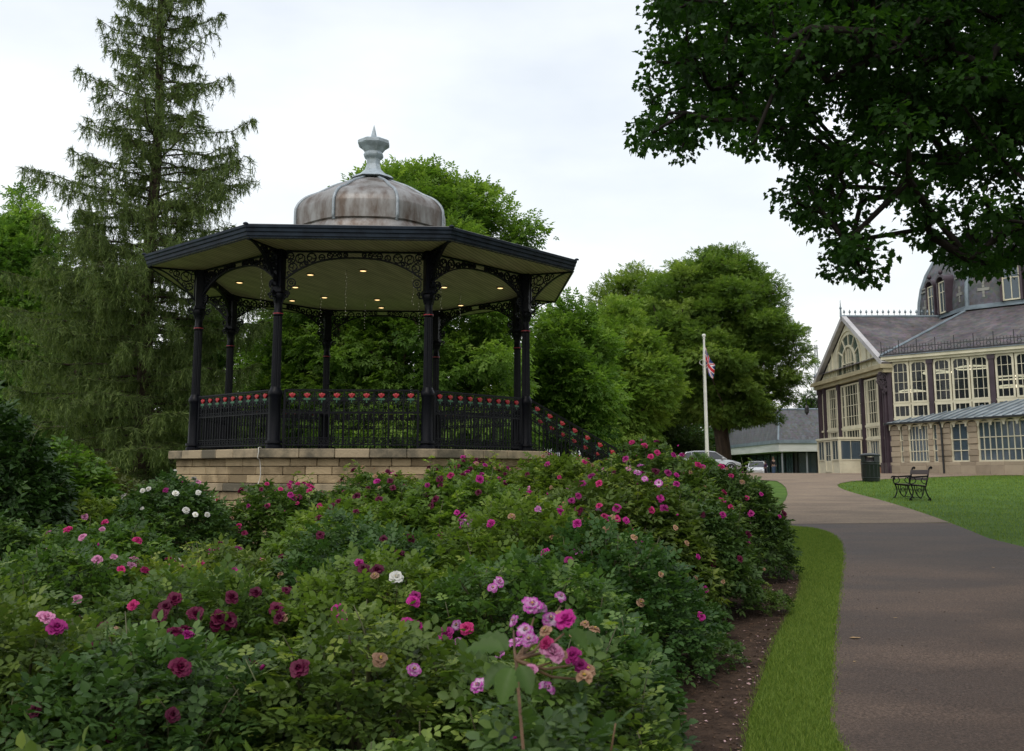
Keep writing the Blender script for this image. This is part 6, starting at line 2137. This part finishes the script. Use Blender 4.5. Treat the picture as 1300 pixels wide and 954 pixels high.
# ---- litter bin
q = (( 1101 - 650) / F * 38, 38)
bin_ = tag(empty('litter_bin', (q[0], q[1], gz(*q))), 'round black litter bin at the tip of the lawn in front of the pavilion', 'bin')
m_bin = mat('black_green_plastic', (0.013, 0.020, 0.019), (0.009, 0.013, 0.013), scale=6, rough=.38)
mb = MB()
mb.lathe([(.315, 0), (.325, .03), (.33, .06), (.345, .72), (.355, .74), (.355, .78), (.345, .80), (.30, .80)], n=28, caps=False)
for z in (.12, .66): mb.lathe([(.334 + z * .02, z), (.352 + z * .02, z + .012), (.352 + z * .02, z + .03), (.334 + z * .02, z + .045)], n=28, caps=False)
for k in range(14): 
    a = 2 * PI * k / 14
    Mx = Matrix.Rotation(a, 4, 'Z') @ Matrix.Translation((0, -.341, 0))
    mb.bbox(-.018, .018, -.008, .01, .18, .64, b=.004, M=Mx)
mb.build('body', m_bin, bin_, auto=R(35))
mb = MB()
mb.lathe([(.35, .99), (.385, 1.0), (.395, 1.03), (.37, 1.06), (.25, 1.10), (.0, 1.12)], n=28)
for a in (0.35, 1.92, 3.49, 5.06):
    Mx = Matrix.Rotation(a, 4, 'Z') @ Matrix.Translation((0, -.335, 0))
    mb.box(-.10, .10, -.02, .02, .78, 1.0, M=Mx)
mb.build('hood', m_bin, bin_, auto=R(35))
mb = MB(); mb.lathe([(.28, .74), (.28, .95)], n=16); mb.build('liner', m_dark, bin_)

# ---- flagpole with a limp union flag
fx, fy = (896 - 650) / F * 45, 45
fg = gz(fx, fy)
pole = tag(empty('flagpole', (fx, fy, fg)), 'white flagpole with a round finial in front of the tallest lime tree', 'flagpole')
ztop = at(893, 430, 45).z - fg
m_white = mat('white_gloss_paint', (0.72, 0.71, 0.66), (0.60, 0.59, 0.53), scale=3, rough=.4)
mb = MB(); mb.lathe([(.13, 0), (.13, .3), (.095, .35), (.045, ztop)], n=16); mb.build('pole', m_white, pole, auto=R(30))
mb = MB(); mb.lathe([(.02, ztop - .02), (.07, ztop), (.07, ztop + .02), (.03, ztop + .04), (.075, ztop + .09), (.095, ztop + .14), (.075, ztop + .20), (.0, ztop + .23)], n=14); mb.build('finial', m_white, pole, smooth=True)
mb = MB(); mb.tube([(-.05, -.10, ztop - .05), (-.11, -.13, ztop - 1.3), (-.09, -.12, 1.2)], .008, 5)
mb.ring(-.12, ztop - 1.15, .13, .016, .02, 14, y=-.08)
mb.build('halyard', m_white, pole)
m_fr = mat('flag_red', (.58, .02, .035), scale=8, rough=.8); m_fw = mat('flag_white', (.74, .74, .76), scale=8, rough=.8); m_fb = mat('flag_blue', (.012, .03, .19), scale=8, rough=.8)
def jack(u, v):         # u 0..2 along the fly, v 0..1 up the hoist
    x, y = u - 1, (v - .5) * 1.0
    if abs(y) < .1 or abs(x) < .1: return 0
    if abs(y) < .1667 or abs(x) < .1667: return 1
    dd = (abs(y) * 2 - abs(x)) / math.sqrt(5)       # distance from the diagonal
    sgn = (1 if x * y > 0 else -1)
    if abs(dd) < .1:
        w = dd * (1 if x > 0 else -1) * (1 if y > 0 else -1) * (1 if x > 0 else -1)
        return 0 if 0 < w < .067 else 1
    return 2
mb = MB()
nu_, nv_ = 72, 36
vs = []
L_f, H_f = 1.5, .98
for j in range(nv_ + 1):
    for i in range(nu_ + 1):
        u, v = i / nu_, j / nv_
        a = R(64) + .16 * math.sin(u * 3)
        s = u * L_f
        fold = .12 * math.sin(u * 7 + v * 2.5) * min(1, u * 3) + .05 * math.sin(u * 15 - v * 4) * u
        x = .05 + s * math.cos(a) * (1 - .30 * (1 - v)) * .72 + fold * .35
        z = ztop - .40 - (1 - v) * H_f * (1 - .18 * u) - s * math.sin(a) * (.52 + .10 * v)
        vs.append((x, fold, z))
k = nu_ + 1
mb.v = vs
for j in range(nv_):
    for i in range(nu_):
        mb.f.append([j * k + i, j * k + i + 1, (j + 1) * k + i + 1, (j + 1) * k + i]); mb.a.append(.5)
        mb.m.append(jack(2 * (i + .5) / nu_, (j + .5) / nv_))
fl_ = mb.build('union_flag', [m_fr, m_fw, m_fb], None, smooth=True)
fl_.location = (fx, fy, fg)
tag(fl_, 'limp red, white and blue union flag hanging from the white flagpole', 'flag')

# ---- little marker stake among the white roses
mp3 = at(268, 668, 11.9)
mk = tag(empty('plant_marker', (mp3.x, mp3.y, gz(mp3.x, mp3.y))), 'small white plant marker with a red border on a thin stake before the stone wall', 'sign')
gzm = gz(mp3.x, mp3.y)
z0_ = at(268, 650, 11.9).z - gzm; z1_ = at(268, 630, 11.9).z - gzm
mb = MB(); mb.box(.05, .062, -.006, .006, -.1, z1_); mb.build('stake', m_red, mk)
mb = MB(); mb.bbox(-.045, .048, -.012, -.002, z0_ - .05, z1_, b=.003); mb.build('plate', m_white, mk)
mb = MB()
for pts in ([(-.042, z0_ - .045), (.045, z0_ - .045), (.045, z1_ - .004), (-.042, z0_ - .045)],): mb.curvebar(pts, .008, .004, M=Matrix.Translation((0, -.0155, 0)))
mb.build('red_edging', m_red, mk)

# ================================================================== CARS
m_tyre = plain('tyre_rubber', (.015, .015, .016), .8); m_rim = plain('alloy_rim', (.45, .46, .48), .35, metal=.7)
m_cg = plain('car_glass', (.015, .02, .025), .08, spec=.8); m_hl = plain('headlamp_glass', (.6, .62, .65), .15); m_rl = plain('rear_lamp_red', (.45, .01, .01), .2)
def car(loc, rz, paint, label, first=False):
    root = tag(empty('parked_car', (loc[0], loc[1], gz(loc[0], loc[1])), rz), label, 'car', 'cars parked beyond the bed')
    # body: cross sections along x (front at +x)
    secs = [(-2.12, .42, .72, .62), (-2.06, .30, .98, .76), (-1.9, .24, 1.06, .83), (-1.2, .20, 1.00, .87), (0, .20, .94, .88), (1.0, .20, .92, .87), (1.55, .22, .84, .84), (1.95, .28, .72, .76), (2.10, .38, .60, .60)]
    vs, fs = [], []
    ring_ = lambda x, zb, zt, w: [(x, -w * .92, zb), (x, -w, zb + .12), (x, -w, zb + (zt - zb) * .7), (x, -w * .90, zt - .03), (x, -w * .6, zt), (x, w * .6, zt), (x, w * .90, zt - .03), (x, w, zb + (zt - zb) * .7), (x, w, zb + .12), (x, w * .92, zb)]
    for s in secs: vs += ring_(*s)
    for i in range(len(secs) - 1):
        for k in range(10):
            a, b_ = i * 10 + k, i * 10 + (k + 1) % 10
            fs.append((a, a + 10, b_ + 10, b_))
    fs += [tuple(range(10)), tuple(range(80, 90))[::-1]]
    mb = MB(); mb.add(vs, fs)
    # roof and pillars
    rs_ = [(-1.95, 1.0, .70), (-1.55, 1.38, .60), (-1.0, 1.46, .60), (-.1, 1.47, .60), (.35, 1.42, .60), (1.05, .95, .72)]
    for (a, b_) in zip(rs_[1:4], rs_[2:5]):
        mb.add([(a[0], -a[2], a[1]), (b_[0], -b_[2], b_[1]), (b_[0], b_[2], b_[1]), (a[0], a[2], a[1]),
                (a[0], -a[2] - .05, a[1] - .05), (b_[0], -b_[2] - .05, b_[1] - .05), (b_[0], b_[2] + .05, b_[1] - .05), (a[0], a[2] + .05, a[1] - .05)],
               [(0, 1, 2, 3), (4, 5, 1, 0), (3, 2, 6, 7)])
    for s in (-1, 1):
        for (p, q) in (((-1.95, s * .76, .98), (-1.55, s * .64, 1.36)), ((-.25, s * .82, .94), (-.30, s * .65, 1.42)), ((1.10, s * .78, .90), (.35, s * .64, 1.40)), ((-1.2, s * .80, .98), (-1.25, s * .65, 1.40))):
            mb.tube([p, q], .035, 5)
    body = mb.build('body', paint, root, auto=R(38))
    mb = MB()
    for s in (-1, 1):
        pts = [(-1.88, .99), (1.02, .91), (.36, 1.385), (-.1, 1.42), (-1.0, 1.42), (-1.52, 1.34)]
        lo = [(x, s * (.80 if z < 1.1 else .635), z) for x, z in pts]
        mb.add(lo + [(x, y - s * .02, z) for x, y, z in lo], [tuple(range(6)) if s < 0 else tuple(range(6))[::-1]])
    mb.add([(1.06, -.74, .915), (1.06, .74, .915), (.36, .62, 1.40), (.36, -.62, 1.40)], [(0, 1, 2, 3)])
    mb.add([(-1.96, .72, 1.0), (-1.96, -.72, 1.0), (-1.56, -.60, 1.37), (-1.56, .60, 1.37)], [(0, 1, 2, 3)])
    mb.build('windows', m_cg, root)
    for x in (-1.30, 1.32):
        for s in (-1, 1):
            Mw = Matrix.Translation((x, s * .80, .31)) @ Matrix.Rotation(s * PI / 2, 4, 'X')
            mb = MB(); mb.lathe([(.20, -.11), (.29, -.11), (.315, -.08), (.315, .06), (.29, .09), (.20, .09)][::-1], n=20, M=Mw, caps=True)
            w = mb.build('wheel', m_tyre, root, auto=R(40))
            mb = MB()
            mb.ring(0, 0, .19, .03, .20, 16, M=Matrix.Translation((x, s * .80, .31)))
            for k in range(5):
                a = k * 2 * PI / 5
                mb.curvebar([(0, 0), (.19 * math.cos(a), .19 * math.sin(a))], .05, .03, M=Matrix.Translation((x, s * .905, .31)))
            mb.build('rim', m_rim, w)
            mb = MB(); mb.ring(x, .33, .375, .05, .03, 12, M=Matrix.Translation((0, s * .868, 0)), a0=-.1, a1=PI + .1)
            mb.build('wheel_arch', m_dblack, root)
    for s in (-1, 1):
        mb = MB(); mb.bbox(1.86, 2.06, s * .46 - .14, s * .46 + .14, .55, .68, b=.03); mb.build('headlight', m_hl, root)
        mb = MB(); mb.bbox(-2.10, -1.98, s * .62 - .12, s * .62 + .12, .70, .92, b=.03); mb.build('tail_light', m_rl, root)
        mb = MB(); mb.bbox(.72, .88, s * .95 - .09, s * .95 + .09, .92, 1.04, b=.03); mb.build('wing_mirror', paint, root)
    mb = MB(); mb.box(2.08, 2.125, -.26, .26, .36, .46); mb.build('number_plate', m_white, root)
    return root
p_silver = mat('silver_car_paint', (.50, .52, .54), (.44, .46, .48), scale=2, rough=.25, metal=.35, coat=.6)
p_white = mat('white_car_paint', (.72, .73, .74), (.66, .67, .68), scale=2, rough=.3, coat=.6)
car((13.0, 64.0), 0.06, p_silver, 'silver car showing its bonnet and front wheel arch right of the flagpole foot')
car((23.4, 92.0), -PI / 2 - .3, p_white, 'small white car by the dark hall front, left of the two people')
car((2.45, 50.0), PI / 2 + .12, p_white, 'white car glimpsed through the stair railing of the bandstand')

# ================================================================== PEOPLE far off by the hall
m_skin = mat('skin', (.50, .32, .23), (.42, .26, .18), scale=6, rough=.5)
def skin_obj(name, joints, edges, m, parent):
    me = bpy.data.meshes.new(name)
    me.from_pydata([j[:3] for j in joints], edges, [])
    me.materials.append(m)
    o = bpy.data.objects.new(name, me); col.objects.link(o); o.parent = parent
    o.modifiers.new('skin', 'SKIN')
    if not me.skin_vertices: return o
    for i, j in enumerate(joints):
        me.skin_vertices[0].data[i].radius = (j[3], j[4] if len(j) > 4 else j[3])
    me.skin_vertices[0].data[0].use_root = True
    s = o.modifiers.new('subd', 'SUBSURF'); s.levels = 1; s.render_levels = 2
    return o
def person(px, Y, rz, H, top, bottom, hair, label, step=.12):
    x = (px - 650) / F * Y
    k = H / 1.72
    root = tag(empty('person', (x, Y, gz(x, Y)), rz), label, 'person')
    sc = lambda L: [tuple(v * k for v in j) for j in L]
    J = [(0, 0, .95, .13, .10), (0, 0, 1.15, .12, .09), (0, 0, 1.36, .15, .09), (0, 0, 1.47, .055), (0, -.01, 1.56, .075, .085), (0, -.01, 1.66, .075, .09),
         (-.17, 0, 1.38, .05), (-.22, .02, 1.12, .04), (-.22, -.08, .90, .03), (-.22, -.11, .82, .035, .02),
         (.17, 0, 1.38, .05), (.22, .02, 1.12, .04), (.20, -.12, .93, .03), (.19, -.17, .86, .035, .02),
         (-.09, 0, .88, .085), (-.10, -step * .4, .48, .055), (-.10, -step * .3, .08, .042), (-.11, -step * .3 - .12, .035, .04, .03),
         (.09, 0, .88, .085), (.10, step * .2, .48, .055), (.10, step, .09, .042), (.11, step - .12, .035, .04, .03)]
    E_ = [(0, 1), (1, 2), (2, 3), (3, 4), (4, 5), (2, 6), (6, 7), (7, 8), (8, 9), (2, 10), (10, 11), (11, 12), (12, 13), (0, 14), (14, 15), (15, 16), (16, 17), (0, 18), (18, 19), (19, 20), (20, 21)]
    skin_obj('body', sc(J), E_, m_skin, root)
    T = [(0, 0, .97, .155, .12), (0, 0, 1.15, .14, .11), (0, 0, 1.37, .165, .105), (0, 0, 1.44, .07), (-.18, 0, 1.38, .065), (-.225, .02, 1.12, .055), (-.22, -.07, .93, .045), (.18, 0, 1.38, .065), (.225, .02, 1.12, .055), (.20, -.11, .96, .045)]
    skin_obj('jacket', sc(T), [(0, 1), (1, 2), (2, 3), (2, 4), (4, 5), (5, 6), (2, 7), (7, 8), (8, 9)], top, root)
    B_ = [(0, 0, .96, .145, .115), (-.09, 0, .86, .10), (-.10, -step * .4, .48, .072), (-.10, -step * .3, .09, .06), (.09, 0, .86, .10), (.10, step * .2, .48, .072), (.10, step, .10, .06)]
    skin_obj('trousers', sc(B_), [(0, 1), (1, 2), (2, 3), (0, 4), (4, 5), (5, 6)], bottom, root)
    mb = MB(); mb.lathe([(.0, 1.74), (.06, 1.735), (.095, 1.69), (.10, 1.63), (.085, 1.56), (.07, 1.52)][::-1], n=12, c=(0, .018, 0))
    mb.mul(Matrix.Scale(k, 4)); mb.build('hair', hair, root, smooth=True)
    # face: nose, eyes
    mb = MB(); mb.box(-.012, .012, -.115, -.085, 1.575, 1.615); mb.mul(Matrix.Scale(k, 4)); mb.build('nose', m_skin, root)
    mb = MB()
    for s in (-1, 1): mb.lathe([(.001, -.008), (.010, 0), (.001, .008)], n=6, c=(s * .03, -.088, 1.625))
    mb.mul(Matrix.Scale(k, 4)); mb.build('eyes', m_dark, root)
person(979, 86, .3, 1.72, mat('dark_jacket', (.03, .025, .03), rough=.8), mat('blue_jeans', (.10, .17, .30), scale=12, rough=.8), mat('brown_hair', (.12, .07, .04), rough=.6), 'adult in a dark top and blue jeans standing before the hall front')
person(969, 85, -1.2, 1.34, mat('purple_top', (.09, .03, .13), rough=.8), mat('dark_trousers', (.03, .03, .045), rough=.8), mat('dark_brown_hair', (.05, .03, .02), rough=.6), 'child in a purple top beside the adult in jeans', .05)
